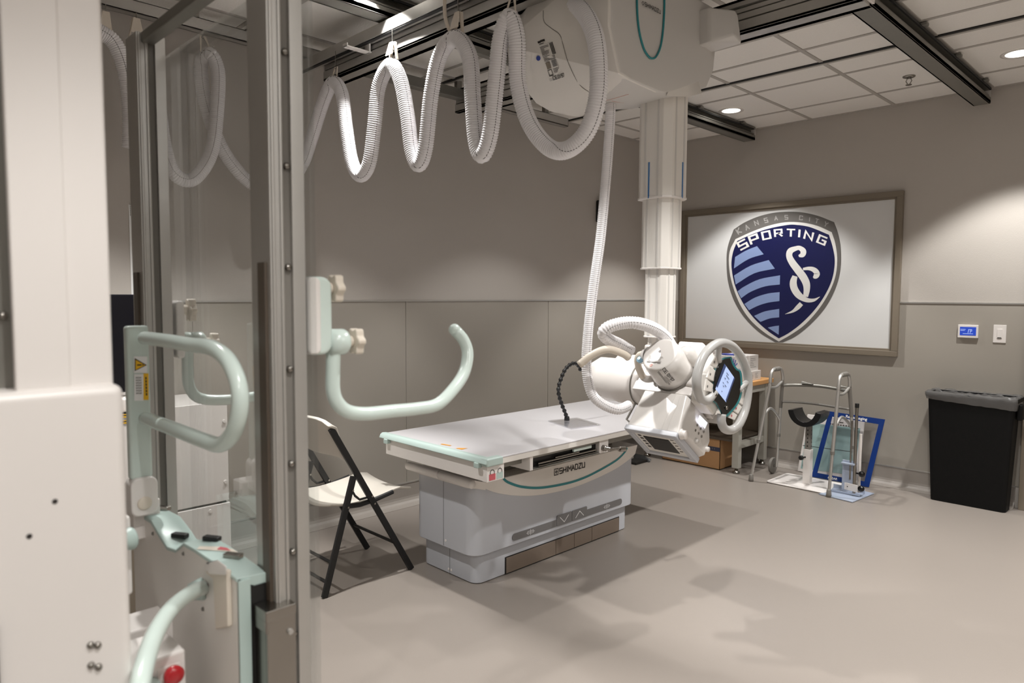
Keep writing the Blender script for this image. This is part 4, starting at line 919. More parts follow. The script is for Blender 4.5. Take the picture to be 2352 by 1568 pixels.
b = nb(); hull(b, [Vector((5.22+random.uniform(0, .09), 2.72+random.uniform(0, .18), BZ+.204+random.uniform(0, .016))) for _ in range(14)]); build('glove_tuft', b, 'glove_blue', g, .002)
g2 = carton('glove_box', 'white glove carton at the wall side of the bench, next to the hand-printed one', 'box', 5.35, 5.50, 2.68, 2.92, BZ+.078, BZ+.205)
b = nb(); PC_ = Plane((5.35, 2.6795, BZ+.078), (1, 0, 0), (0, 0, 1))
for k in range(6): strokes(b, [[(.012, .03+k*.014), (.03+random.uniform(.02, .09), .03+k*.014)]], lambda u, v: PC_(u, v, .0006), .003)
build('box_print', b, 'ink_grey', g2)
b = nb(); hull(b, [Vector((5.37+random.uniform(0, .08), 2.74+random.uniform(0, .1), BZ+.204+random.uniform(0, .012))) for _ in range(10)]); build('glove_tuft', b, 'glove_blue', g2, .002)
g3 = carton('glove_box', 'low white carton lying under the glove cartons at the bench end', 'box', 5.22, 5.52, 2.665, 2.93, BZ+.001, BZ+.077)
b = nb(); PD_ = Plane((5.22, 2.6645, BZ), (1, 0, 0), (0, 0, 1))
for k in range(4): strokes(b, [[(.02+j*.09, .02+k*.012), (.05+j*.09+random.uniform(0, .03), .02+k*.012)] for j in range(3)], lambda u, v: PD_(u, v, .0006), .003)
build('box_print', b, 'ink_grey', g3)
ts = thing('tissue_box', 'white tissue box with a raised white tissue on the front of the bench', 'box', (5.17, 2.76, BZ))
bx('carton', 'white', ts, 5.13, 5.205, 2.675, 2.84, BZ+.001, BZ+.058, .001)
b = nb(); hull(b, [Vector((5.165, 2.72, BZ+.057)), Vector((5.17, 2.80, BZ+.057)), Vector((5.155, 2.80, BZ+.12)), Vector((5.175, 2.765, BZ+.13)), Vector((5.16, 2.72, BZ+.10)), Vector((5.18, 2.71, BZ+.085))]); build('tissue', b, 'white', ts, .004)
carton('glove_box', 'open-lidded white carton at the left end of the bench, half hidden by the steering ring', 'box', 5.22, 5.40, 2.99, 3.20, BZ+.001, BZ+.225)
carton('glove_box', 'white carton behind the steering ring, between the other bench cartons', 'box', 5.20, 5.33, 2.935, 2.985, BZ+.001, BZ+.17)
cb = thing('cardboard_box', 'brown cardboard box with dark tape and raised flaps under the bench', 'box', (5.32, 3.1, 0))
c0_, c1_, y0_, y1_, zc = 5.18, 5.47, 2.83, 3.38, .25
b = nb(); box(b, c0_, c0_+.004, y0_, y1_, 0.002, zc); box(b, c1_-.004, c1_, y0_, y1_, .002, zc); box(b, c0_, c1_, y0_, y0_+.004, .002, zc); box(b, c0_, c1_, y1_-.004, y1_, .002, zc); box(b, c0_, c1_, y0_, y1_, .002, .007)
build('carton', b, 'cardboard', cb)
b = nb(); prism(b, [Vector((c0_, y0_+.18, zc)), Vector((c0_, y1_, zc)), Vector((c0_-.01, y1_-.02, zc+.12)), Vector((c0_-.01, y0_+.27, zc+.12))], Vector((.003, 0, 0))); build('flap', b, 'cardboard', cb)
b = nb(); prism(b, [Vector((c0_, y0_, zc)), Vector((c1_, y0_, zc)), Vector((c1_-.03, y0_-.05, zc-.01)), Vector((c0_+.03, y0_-.05, zc-.01))], Vector((0, 0, .003))); build('flap', b, 'cardboard', cb)
bx('tape_band', 'tape', cb, c0_-.001, c0_+.001, y0_, y1_, .15, .185)
b = nb(); PX_ = Plane((c0_-.0012, y0_+.2, .16), (0, -1, 0), (0, 0, 1))
for k in range(7): strokes(b, [[(.03+k*.02, .004), (.03+k*.02, .014)]], lambda u, v: PX_(u, v, .0004), .006)
build('tape_print', b, 'ink_grey', cb)
# ================================================================== WALKER
wk = thing('walking_frame', 'folding aluminium walking frame with grey grips and small front wheel', 'walker', (5.23, 2.2, 0))
def side(yf, yr, feet_f, feet_r, yt, nm):
    TOPZ = .865
    f0 = Vector((5.045, yf, .03)); f1 = Vector((5.10, yt, .76)); r0 = Vector(feet_r); r1 = Vector((5.31, yt-.0, .76))
    b = nb(); tube(b, [f1, Vector((5.103, yt, .80)), Vector((5.118, yt, .845)), Vector((5.155, yt, TOPZ)), Vector((5.25, yt, TOPZ)), Vector((5.290, yt, .848)), Vector((5.308, yt, .80)), r1], .0125, 12); build('handle_arch', b, 'alu', wk, smooth=True)
    b = nb(); cyl(b, f1, f1+(f0-f1)*.62, .0125); build('front_leg', b, 'alu', wk); b = nb(); cyl(b, f1+(f0-f1)*.6, f0, .0108); build('leg_extension', b, 'alu', wk)
    b = nb(); cyl(b, r1, r1+(r0-r1)*.30, .0135); build('leg_sleeve', b, 'grip', wk); b = nb(); cyl(b, r1+(r0-r1)*.28, r0, .0115); build('rear_leg', b, 'alu', wk)
    b = nb(); c = f1+(f0-f1)*.61; cyl(b, c-Vector((0, 0, .012)), c+Vector((0, 0, .012)), .0145); build('leg_collar', b, 'grip', wk)
    b = nb(); c = r1+(r0-r1)*.62; cyl(b, c-Vector((0, 0, .012)), c+Vector((0, 0, .012)), .0145); build('leg_collar', b, 'grip', wk)
    b = nb(); cyl(b, (5.165, yt, TOPZ), (5.245, yt, TOPZ), .0175); build('hand_grip', b, 'grip', wk, .004)
    b = nb(); tube(b, [f1+(f0-f1)*.04, Vector((5.20, yt+.0, .725)), Vector((5.29, yt, .755)), r1], .010, 10); build('upper_brace', b, 'alu', wk, smooth=True)
    lf = f1+(f0-f1)*.45; lr = r1+(r0-r1)*.50
    b = nb(); tube(b, [lf, lf+Vector((.01, 0, .05)), lf+Vector((.05, 0, .09)), lf+Vector((.15, 0, .12)), lr+Vector((-.02, 0, .06)), lr], .0105, 10); build('lower_brace', b, 'alu', wk, smooth=True)
    b = nb(); lathe(b, f0-Vector((0, 0, .029)), (0, 0, 1), [(0, .019), (.02, .018), (.05, .015), (.055, .012)], 16); build('rubber_tip', b, 'grip', wk, smooth=True)
    return r1, r0
r1a, _ = side(2.49, 0, 0, (5.40, 2.455, .06), 2.385, 'l')
r1b, r0b = side(1.905, 0, 0, (5.47, 1.87, .03), 1.885, 'r')
b = nb(); lathe(b, r0b-Vector((0, 0, .029)), (0, 0, 1), [(0, .019), (.05, .015)], 14); build('rubber_tip', b, 'grip', wk, smooth=True)
b = nb(); lathe(b, (5.405, 2.475, .064), (0, 1, 0), [(0, .045), (.0, .062), (.004, .064), (.020, .064), (.024, .060), (.024, .03)], 32); build('wheel', b, 'grip', wk, smooth=False, bev=.003)
b = nb(); lathe(b, (5.405, 2.470, .064), (0, 1, 0), [(0, .012), (.034, .012)], 16); build('wheel_hub', b, 'steel', wk)
b = nb(); tube(b, [r1a+Vector((0, 0, -.03)), Vector((5.36, 2.30, .735)), Vector((5.38, 2.14, .742)), Vector((5.36, 1.98, .735)), r1b+Vector((0, 0, -.03))], .0125, 12); build('cross_brace', b, 'alu_dark', wk, smooth=True)
b = nb(); tube(b, [r1a+Vector((.01, 0, -.16)), Vector((5.38, 2.28, .60)), Vector((5.39, 2.14, .60)), Vector((5.38, 2.0, .595)), r1b+Vector((.01, 0, -.16))], .009, 12); build('cross_brace', b, 'grip', wk, smooth=True)
for y, x in ((2.22, 5.36), (1.95, 5.35)):
    b = nb(); hull(b, [Vector((x-.01, y-.05, .755)), Vector((x+.02, y-.05, .755)), Vector((x-.01, y+.04, .75)), Vector((x+.02, y+.03, .765)), Vector((x, y+.04, .772)), Vector((x, y-.04, .748))]); build('fold_lever', b, 'alu_dark', wk, .003)
# ================================================================== ARM REST STAND
st = thing('limb_rest_stand', 'white stand with a black padded cradle and perforated grey post', 'stand', (5.259, 2.144, 0))
b = nb(); prism(b, [Vector((x, y, .003)) for x, y in rrect(5.09, 5.46, 1.955, 2.395, .03)], Vector((0, 0, .008))); build('base_plate', b, 'white', st, .003)
bx('lower_post', 'white', st, 5.228, 5.278, 2.118, 2.172, .011, .275, .002)
bx('upper_post', 'grip', st, 5.235, 5.271, 2.125, 2.165, .27, .455, .002)
b = nb()
for k in range(5):
    disc(b, Plane((5.2345, 2.145, .30+k*.03), (0, -1, 0), (0, 0, 1)), 0, 0, .0055, .0008, 12); disc(b, Plane((5.253, 2.1245, .30+k*.03), (1, 0, 0), (0, 0, 1)), 0, 0, .0055, .0008, 12)
build('adjust_holes', b, 'black', st)
b = nb(); cyl(b, (5.23, 2.155, .215), (5.195, 2.165, .215), .006); lathe(b, (5.195, 2.165, .215), (-1, .25, 0), [(0, .012), (.004, .018), (.02, .018), (.024, .013)], 14); build('clamp_knob', b, 'black', st, .002)
b = nb(); N = 14; prof = []
for i in range(N+1):
    t_ = -1.5+3.0*i/N; prof.append((math.sin(t_)*.124, .452+.122*(1-math.cos(t_))))
outer = [Vector((5.17, 2.150+a, z)) for a, z in prof]; inner = [Vector((5.17, 2.150+a*.70, z+.034*(1 if abs(i-N/2) < N/2-.5 else .15))) for i, (a, z) in enumerate(prof)]
prism(b, outer+inner[::-1], Vector((.165, 0, 0))); build('padded_cradle', b, 'vinyl', st, .008, bseg=3)
# ================================================================== CASSETTE HOLDER
pl_ = thing('cassette_holder', 'pale blue metal cassette holder with a tall slim pole', 'stand', (5.2, 1.76, 0))
b = nb(); prism(b, [W(x, y, 'z', .002) for x, y in ((1880, 1135), (1958, 1154), (2008, 1134), (1930, 1118))], Vector((0, 0, .006))); build('base_plate', b, 'blue_plate', pl_, .001)
px_ = W(1963, 1112, 'z', .05); PXX, PYY = px_.x, px_.y
b = nb(); prism(b, [W(x, y, 'z', .009) for x, y in ((1908, 1127), (1975, 1140), (1986, 1134), (1914, 1119))], Vector((0, 0, .004)));
q1, q2 = W(1914, 1119, 'z', .013), W(1986, 1134, 'z', .013); prism(b, [q1, q2, q2+Vector((0, 0, .028)), q1+Vector((0, 0, .028))], Vector((.004, 0, 0))); q3, q4 = W(1908, 1127, 'z', .013), W(1975, 1140, 'z', .013); prism(b, [q3, q4, q4+Vector((0, 0, .014)), q3+Vector((0, 0, .014))], Vector((.003, 0, 0)))
build('tray_channel', b, 'blue_plate', pl_, .001)
m1, m2 = W(1933, 1122, 'z', .04), W(1969, 1131, 'z', .04); b = nb(); prism(b, [m1, m2, m2+Vector((0, 0, .052)), m1+Vector((0, 0, .052))], Vector((.006, 0, 0))); build('white_bracket', b, 'white', pl_, .002)
b = nb(); mc = (m1+m2)/2
for s in (-.012, .014): disc(b, Plane(mc+Vector((-.001, s, .027)), (0, -1, 0), (0, 0, 1)), 0, 0, .004, .0, 10)
build('bracket_holes', b, 'ink', pl_)
xx = m2.x+.02; yy = W(1966, 1000, 'x', xx).y
b = nb(); cyl(b, (xx, yy, .01), (xx, yy, W(1967, 932, 'x', xx).z), .0105); build('pole', b, 'steel', pl_, smooth=False); 
b = nb(); cyl(b, (xx, yy, W(1967, 936, 'x', xx).z), (xx, yy, W(1967, 926, 'x', xx).z), .0135); build('pole_cap', b, 'black', pl_, .002)
b = nb(); cyl(b, (xx, yy+.03, .12), (xx, yy+.03, W(1961, 967, 'x', xx).z), .006); build('guide_rod', b, 'steel', pl_)
b = nb(); cyl(b, (xx+.035, yy-.02, .03), (xx+.035, yy-.02, .45), .0105); build('guide_rod', b, 'white', pl_)
b = nb(); box(b, xx, xx+.004, yy+.005, yy+.085, .04, .255); box(b, xx-.03, xx+.03, yy-.005, yy+.085, .228, .24); build('slide_plate', b, 'blue_plate', pl_, .002)
for z in (.17, .065):
    b = nb(); cyl(b, (xx+.01, yy-.01, z), (xx+.01, yy-.035, z), .006); b2 = nb(); bmesh.ops.create_uvsphere(b2, u_segments=18, v_segments=12, radius=.022); 
    me_ = bpy.data.meshes.new('x'); b2.transform(Matrix.Translation((xx+.01, yy-.045, z))); b2.to_mesh(me_); b2.free(); b.from_mesh(me_); build('ball_knob', b, 'black_gloss', pl_, smooth=True)
# ================================================================== LEANING PANELS
def leaning(name, label, corners, th, m, cat):
    t = thing(name, label, cat, (sum(c.x for c in corners)/4, sum(c.y for c in corners)/4, 0)); return t
def lean_x(z, xf, xt, ht): return xf+(xt-xf)*z/ht
tp = thing('detector_panel', 'aqua faced white-edged flat detector panel leaning on the wall', 'panel', (5.62, 2.13, 0))
TX = lambda z: 5.60+z*.16
def tpt(y, z, off=0): return Vector((TX(z)-off, y, z+off*.15))
b = nb(); prism(b, [tpt(y, z) for y, z in ((1.90, .004), (2.37, .004), (2.335, .465), (1.895, .47))], Vector((.014, 0, 0))); build('panel_shell', b, 'white', tp, .004)
b = nb(); flat(b, [tpt(y, z, .001) for y, z in ((1.93, .05), (2.345, .03), (2.325, .40), (1.92, .41))]); build('aqua_face', b, 'aqua', tp)
b = nb(); strokes(b, [[(-2.345, .215), (-1.93, .225)], [(-2.33, .05), (-2.33, .09)], [(-2.33, .05), (-2.305, .05)]], lambda u, v: tpt(-u, v, .002), .0035)
for k in range(9): strokes(b, [[(-2.17+k*.02, .415), (-2.16+k*.02, .415)]], lambda u, v: tpt(-u, v, .002), .007)
strokes(b, [[(-2.12, .435), (-2.05, .435)], [(-1.95, .405), (-1.935, .405)]], lambda u, v: tpt(-u, v, .002), .006)
build('panel_marking', b, 'ink', tp)
bp_ = thing('grid_frame', 'blue-framed clear sheet leaning on the wall in front of the aqua panel', 'frame', (5.5, 1.97, 0))
cr_ = [(2.215, .006), (1.79, .006), (1.735, .508), (2.145, .520)]
GXf = lambda z: 5.50+z*.24
def gpt(y, z, off=0): return Vector((GXf(z)-off, y, z+off*.2))
b = nb(); inn = [(2.175, .042), (1.825, .042), (1.775, .468), (2.115, .482)]
oo = [b.verts.new(gpt(*q)) for q in cr_]; ii = [b.verts.new(gpt(*q)) for q in inn]; ob = [b.verts.new(gpt(*q, -.006)) for q in cr_]; ib = [b.verts.new(gpt(*q, -.006)) for q in inn]
for i in range(4):
    j = (i+1) % 4; b.faces.new((oo[i], oo[j], ii[j], ii[i])); b.faces.new((ob[i], ob[j], ib[j], ib[i])); b.faces.new((oo[i], oo[j], ob[j], ob[i])); b.faces.new((ii[i], ii[j], ib[j], ib[i]))
build('blue_border', b, 'blue', bp_)
b = nb(); prism(b, [gpt(*q, -.003) for q in inn], Vector((.002, 0, 0))); build('clear_sheet', b, 'clear_sheet', bp_)
PF = Plane(gpt(2.015, .487, .001), gpt(1.9, .484)-gpt(2.015, .487), Vector((.24, 0, 1)))
text('maker_text', 'ReinaImaging', .03, PF, 0, 0, 'mark_white', bp_, off=.001 if PF.n.x < 0 else -.001, bold=.02)
PG = Plane(gpt(2.09, .014, .001), gpt(1.9, .014)-gpt(2.09, .014), Vector((.24, 0, 1)))
text('border_text', 'CLEAR', .024, PG, 0, 0, 'mark_white', bp_, off=.001 if PG.n.x < 0 else -.001, bold=.02)
# ================================================================== FOREGROUND: STITCHING SCREEN WITH GRAB BARS
fr = thing('patient_screen', 'tall aluminium framed clear acrylic screen with pale green grab bars', 'screen', (.62, 1.6, 0))
FX0, FX1 = .585, .655
def post(y0, y1, ztop):
    b = nb()
    box(b, FX0, FX0+.028, y0, y1, .02, ztop); box(b, FX0+.028, FX0+.044, y0+.012, y1-.012, .02, ztop); box(b, FX0+.044, FX1, y0, y1, .02, ztop)
    box(b, FX0+.004, FX0+.010, y0-.003, y0, .02, ztop); box(b, FX0+.020, FX0+.026, y0-.003, y0, .02, ztop)
    build('post', b, 'alu', fr, .002)
    b = nb(); box(b, FX0+.028, FX0+.044, y0+.008, y0+.0125, .02, ztop); build('post_slot', b, 'grip', fr)
post(1.22, 1.30, 2.07); post(1.93, 2.01, 2.07)
b = nb(); box(b, FX0+.012, FX0+.044, 1.30, 1.93, 2.045, 2.07); build('top_rail', b, 'alu_dark', fr, .003)
b = nb(); box(b, FX0, FX1, 1.30, 1.93, .10, .16); build('bottom_rail', b, 'alu', fr, .003)
for y0, y1, zt, zb in ((1.232, 1.262, 1.478, .84), (1.955, 1.985, 1.474, .84)):
    bx('dark_cover_strip', 'brown', fr, FX0-.006, FX0+.001, y0, y1, zb, zt, .001)
for z in (1.86, 1.655, 1.47, 1.28, 1.10, .93, .77): 
    b = nb(); lathe(b, (FX0+.036, 1.228, z), (0, -1, 0), [(0, .006), (.008, .006), (.010, .003)], 12); build('screw', b, 'steel', fr, smooth=True)
b = nb(); box(b, .660, .668, 1.206, 1.975, .18, 2.03); build('acrylic_sheet', b, 'acrylic', fr)
for y in (1.22, 1.98): bx('foot', 'alu_dark', fr, .42, .95, y-.01, y+.06, .0, .05, .004)
def grab(y, s, hooks):
    P_ = lambda px, py: W(px, py, 'y', y)
    return P_
# near bracket
yb = 1.27
b = nb(); prism(b, [Vector((x, yb-.022, z)) for x, z in rrect(.668, .728, 1.300, 1.455, .022)], Vector((0, .05, 0))); build('bar_bracket', b, 'mint_pale', fr, .008, bseg=3)
b = nb(); prism(b, [Vector((x, yb-.026, z)) for x, z in rrect(.670, .700, 1.302, 1.453, .012)], Vector((0, .055, 0))); build('bracket_insert', b, 'white', fr, .004)
def star_knob(c, ax, r, h, nm='star_knob'):
    n, q = frame_of(Vector(ax)); b = nb(); pts = [Vector(c)+(n*math.cos(t)+q*math.sin(t))*r*(1+.14*math.cos(6*t)) for t in [2*math.pi*i/48 for i in range(48)]]
    prism(b, pts, Vector(ax).normalized()*h); cyl(b, Vector(c)-Vector(ax).normalized()*.02, Vector(c), r*.45); build(nm, b, 'ivory', fr, .003)
c = W(744, 662, 'y', yb); star_knob((.738, yb, c.z), (1, -.1, 0), .027, .018)
c2 = W(778, 785, 'y', yb)
b = nb(); lathe(b, (.728, yb, c2.z), (1, 0, 0), [(0, .027), (.034, .027), (.040, .024), (.042, .015)], 28); build('bar_socket', b, 'mint_pale', fr, smooth=True)
star_knob((.785, yb, c2.z), (1, -.1, 0), .026, .018)
gp = [W(x, y, 'y', yb) for x, y in ((766, 800), (765, 850), (765, 895), (775, 925), (800, 945), (840, 950))]
gq = [W(900, 944, 'y', yb), W(960, 938, 'y', yb), W(1005, 928, 'y', yb+.0), W(1040, 895, 'y', yb+.01), W(1066, 855, 'y', yb+.03), W(1074, 812, 'y', yb+.04), W(1064, 780, 'y', yb+.05), W(1044, 757, 'y', yb+.06)]
b = nb(); tube(b, gp+gq, .0148, 16, .008); build('grab_bar', b, 'mint_pale', fr, smooth=True)
b = nb(); bmesh.ops.create_uvsphere(b, u_segments=16, v_segments=10, radius=.0150); b.transform(Matrix.Translation(gq[-1])); build('bar_tip', b, 'mint_pale', fr, smooth=True)
# far bracket (same kit beyond the glass)
yb2 = 1.965
b = nb(); prism(b, [Vector((x, yb2-.022, z)) for x, z in rrect(.668, .690, 1.247, 1.401, .010)], Vector((0, .05, 0))); build('bar_bracket', b, 'white', fr, .006, bseg=3)
star_knob((.705, yb2, W(412, 712, 'y', yb2).z), (1, -.1, 0), .030, .018)
zc2 = W(440, 785, 'y', yb2).z
b = nb(); lathe(b, (.690, yb2, zc2), (1, 0, 0), [(0, .027), (.05, .027), (.058, .020)], 28); build('bar_socket', b, 'mint_pale', fr, smooth=True)
star_knob((.765, yb2, zc2), (1, -.1, 0), .022, .018)
gp2 = [W(x, y, 'y', yb2) for x, y in ((431, 800), (431, 850), (433, 880), (445, 905), (470, 917), (520, 918), (580, 911), (620, 905), (650, 890), (665, 860), (662, 830))]
b = nb(); tube(b, gp2, .0148, 16, .008); build('grab_bar', b, 'mint_pale', fr, smooth=True)
# stainless lower tray plate fixed to the near post
b = nb(); box(b, .552, .612, 1.194, 1.246, .822, .842); box(b, .552, .558, 1.194, 1.246, .80, .824); build('steel_ledge', b, 'steel', fr, .002)
b = nb(); box(b, .556, .582, 1.203, 1.246, .05, .822); box(b, .556, .612, 1.198, 1.206, .05, .822); sp_ = build('steel_plate', b, 'steel', fr, .001)
for x, z in ((.600, .79), (.598, .60), (.600, .45)):
    b = nb(); lathe(b, (x, 1.198, z), (0, -1, 0), [(0, .006), (.005, .005)], 12); build('plate_bolt', b, 'alu', sp_)
# ================================================================== FOREGROUND: WALL-STAND COLUMN AND DETECTOR
ws = thing('bucky_stand', 'big white detector stand column at the left edge with mint-edged detector head', 'x-ray machine', (.2, 1.3, 0))
CYF = 1.10
b = nb(); box(b, .180, .292, CYF, 1.50, 1.26, 2.70); build('column_upper', b, 'white', ws, .006)
b = nb(); box(b, .176, .2385, CYF-.004, CYF+.01, 1.26, 2.70); build('column_panel', b, 'white', ws, .003)
b = nb(); box(b, .150, .182, CYF+.03, 1.5, 1.26, 2.70); build('column_channel', b, 'alu_dark', ws, .002)
b = nb(); box(b, -.12, .152, CYF+.0, 1.5, 1.26, 2.70); build('column_upper', b, 'white', ws, .006)
b = nb(); lathe(b, (.170, CYF+.03, 1.39), (0, -1, 0), [(0, .006), (.006, .005)], 12); build('channel_screw', b, 'steel', ws, smooth=True)
b = nb(); box(b, -.12, .300, CYF-.02, 1.5, .02, 1.293); o = build('carriage_cover', b, 'white', ws, .014, bseg=4)
bx('black_edge', 'black', ws, -.2, .142, CYF-.03, CYF-.021, .2, 1.0)
b = nb()
CPn = Plane((0, CYF-.0203, 0), (1, 0, 0), (0, 0, 1))
for px, py in ((126, 1151), (67, 1231)):
    p = W(px, py, 'y', CYF-.02); disc(b, CPn, p.x, p.z, .0035, .0005, 12)
build('screw_hole', b, 'ink', ws)
for px, py in ((208, 1481), (224, 1481), (209, 1527), (226, 1531)):
    p = W(px, py, 'y', CYF-.02); b = nb(); lathe(b, (p.x, CYF-.02, p.z), (0, -1, 0), [(0, .005), (.004, .004)], 12); build('screw', b, 'steel', ws, smooth=True)
# detector unit
Bp = [(1.86, .885), (1.80, .893), (1.72, .895), (1.667, .876), (1.618, .860), (1.564, .868), (1.515, .896), (1.448, .899), (1.403, .899), (1.365, .900), (1.25, .898)]
Fp = [(1.885, .878), (1.80, .893), (1.70, .897), (1.635, .880), (1.60, .868), (1.545, .876), (1.50, .898), (1.448, .899), (1.40, .899), (1.333, .897), (1.25, .893)]
b = nb(); XB, XF = .525, .582
for P0, P1, x0, x1, zlow in ((Bp, Bp, XB, XB+.006, .22),):
    for (ya, za), (yb_, zb_) in zip(P0, P0[1:]):
        for x in (x0, x1): flat(b, [Vector((x, ya, zlow)), Vector((x, yb_, zlow)), Vector((x, yb_, zb_-.004)), Vector((x, ya, za-.004))])
flat(b, [Vector((XB, 1.25, .22)), Vector((XB+.006, 1.25, .22)), Vector((XB+.006, 1.25, .894)), Vector((XB, 1.25, .894))])
bmesh.ops.remove_doubles(b, verts=b.verts, dist=1e-5); build('back_cover', b, 'shell', ws)
b = nb(); vb_ = [b.verts.new((XB-.002, y, z)) for y, z in Bp]; vf_ = [b.verts.new((XF, y, z)) for y, z in Fp]; vm_ = [b.verts.new((XF, y, z-.03)) for y, z in Fp]; vn_ = [b.verts.new((XB-.002, y, z-.007)) for y, z in Bp]
for i in range(len(Bp)-1):
    b.faces.new((vb_[i], vb_[i+1], vf_[i+1], vf_[i])); b.faces.new((vf_[i], vf_[i+1], vm_[i+1], vm_[i])); b.faces.new((vb_[i], vb_[i+1], vn_[i+1], vn_[i]))
for i in (0, len(Bp)-1): b.faces.new((vb_[i], vf_[i], vm_[i], vn_[i]))
tcv = build('top_cover', b, 'mint', ws, .002); tdr = draper(tcv)
b = nb(); box(b, XF-.003, XF+.0, 1.25, 1.88, .22, .868); box(b, XB, XB+.022, 1.245, 1.252, .22, .892); build('front_cover', b, 'mint', ws)
bx('tray_slot', 'black', ws, XB+.022, XF-.004, 1.247, 1.30, .22, .875)
for (px, py, m) in ((414, 1232, 'black'), (487, 1240, 'black'), (536, 1280, 'steel'), (374, 1170, 'steel')):
    p = tdr(px, py, .004); b = nb(); obox(b, p, Vector((.5, -.86, 0))*.019, Vector((.86, .5, 0))*.008, Vector((0, 0, .005))); build('top_clip', b, m, tcv, .002)
b = nb(); flat(b, [tdr(x, y, .0012) for x, y in ((452, 1262), (458, 1255), (505, 1256), (535, 1262), (562, 1277), (530, 1268))]); build('paper_tape', b, 'ivory', tcv)
b = nb(); flat(b, [tdr(x, y, .0020) for x, y in ((498, 1263), (506, 1257), (522, 1260), (530, 1266))]); build('pink_tape', b, 'pink', tcv)
# latch hanging on the back cover
b = nb(); prism(b, [W(x, y, 'x', XB-.010) for x, y in ((484, 1300), (520, 1310), (523, 1440), (494, 1446), (488, 1330), (470, 1315))], Vector((.010, 0, 0))); build('latch_cover', b, 'ivory', ws, .003)
b = nb(); prism(b, [W(x, y, 'z', .915) for x, y in ((474, 1293), (497, 1287), (505, 1291), (484, 1299))], Vector((0, 0, .001))); build('latch_pad', b, 'black', ws)
b = nb(); hull(b, [W(x, y, 'x', XB-k) for k in (.0, .03) for x, y in ((470, 1296), (500, 1285), (520, 1300), (520, 1320), (480, 1318))]); build('latch_block', b, 'white', ws, .003)
for px, py in ((478, 1343), (467, 1398), (352, 1225), (422, 1271)):
    p = W(px, py, 'x', XB); b = nb(); lathe(b, p, (-1, 0, 0), [(0, .0045), (.003, .0035)], 12); build('cover_screw', b, 'grip', ws)
# lower curved mint grab bar
lb = [D(x, y, v) for x, y, v in ((466, 1350, 1.40), (445, 1358, 1.35), (415, 1378, 1.28), (385, 1408, 1.21), (360, 1448, 1.14), (342, 1492, 1.08), (327, 1545, 1.02), (315, 1605, .98), (308, 1690, .96), (306, 1800, .97))]
b = nb(); tube(b, lb, .0145, 16, .01); build('lower_grab_bar', b, 'mint_pale', ws, smooth=True)
b = nb(); lathe(b, W(470, 1350, 'x', .53), (-.9, .3, -.1), [(0, .024), (.008, .022), (.03, .0155)], 20); build('bar_flange', b, 'mint', ws, smooth=True)
# side box with emergency stop
q = W(427, 1490, 'x', .464); sb_ = bx('stop_box', 'white', ws, .335, .464, q.y, q.y+.115, .30, q.z, .006)
bx('stop_plate', 'shell', sb_, .412, .452, q.y-.003, q.y+.0, q.z-.16, q.z-.02, .004)
p = W(390, 1540, 'y', q.y); b = nb(); lathe(b, (p.x, q.y-.003, p.z), (0, -1, 0), [(0, .010), (.010, .010), (.012, .017), (.022, .018), (.027, .013), (.028, .002)], 24); build('stop_button', b, 'red', sb_, smooth=True)
b = nb(); prism(b, [Vector((p.x+u, q.y-.005, p.z+v)) for u, v in ((-.012, -.014), (.010, -.016), (.004, -.030), (-.012, -.034))], Vector((0, .002, 0))); build('stop_tag', b, 'red', sb_)
p = W(345, 1570, 'y', q.y); b = nb(); lathe(b, (p.x, q.y-.002, p.z), (0, -1, 0), [(0, .014), (.012, .014), (.014, .009)], 20); build('mint_button', b, 'mint', sb_, smooth=True)
bx('support_arm', 'white', ws, .29, .53, 1.60, 1.70, .45, .70, .006)
bx('column_base', 'white', ws, .0, .50, 1.52, 1.70, .0, .45, .006)
# small hinge at column
b = nb(); lathe(b, W(318, 1238, 'x', .42)-Vector((.06, 0, 0)), (1, .3, 0), [(0, .014), (.03, .016), (.05, .022), (.055, .022)], 18); build('hinge_arm', b, 'mint', ws, smooth=True)
bx('hinge_block', 'white', ws, .30, .42, 1.50, 1.56, .82, .98, .006)
# mint side handle with warning labels (its own swing arm)
gh = thing('swing_handle', 'pale green flat post with a D-shaped grab loop and yellow warning labels', 'grab handle', (.52, 1.75, .9))
yl = 1.747; hx0, hx1 = W(294, 900, 'y', yl).x, W(347, 900, 'y', yl).x
zt_, zb_ = W(320, 748, 'y', yl).z, W(325, 1100, 'y', yl).z
b = nb(); prism(b, [Vector((x, yl-.0, zb_)) for x in (hx0, hx1)]+[Vector((x, yl+.026, zb_)) for x in (hx1, hx0)], Vector((0, 0, zt_-zb_))); build('flat_post', b, 'mint_pale', gh, .007, bseg=3)
xm = (hx0+hx1)/2+.004
lp_ = [W(x, y, 'x', xm) for x, y in ((332, 776), (380, 782), (440, 792), (485, 798), (520, 822), (543, 865), (552, 915), (546, 965), (530, 1002), (505, 1021), (470, 1012), (420, 993), (370, 974), (332, 960))]
b = nb(); tube(b, lp_, .0150, 16, .008); build('grab_loop', b, 'mint_pale', gh, smooth=True)
b = nb(); prism(b, [Vector((x, yl-.012, z)) for x, z in rrect(hx0-.004, hx1+.006, zb_-.085, zb_+.005, .018)], Vector((0, .045, 0))); build('pivot_block', b, 'white', gh, .004)
b = nb(); lathe(b, ((hx0+hx1)/2, yl-.012, zb_-.055), (0, -1, 0), [(0, .016), (.002, .0155), (.003, .012)], 24); build('pivot_cap', b, 'ivory', gh, smooth=True)
bx('pivot_arm', 'white', gh, .50, .56, yl+.02, yl+.08, .84, .93, .004)
GP = Plane((0, yl-.0006, 0), (1, 0, 0), (0, 0, 1))
def lq_(px, py, off=.0008): p = W(px, py, 'y', yl); return GP(p.x, p.z, off)
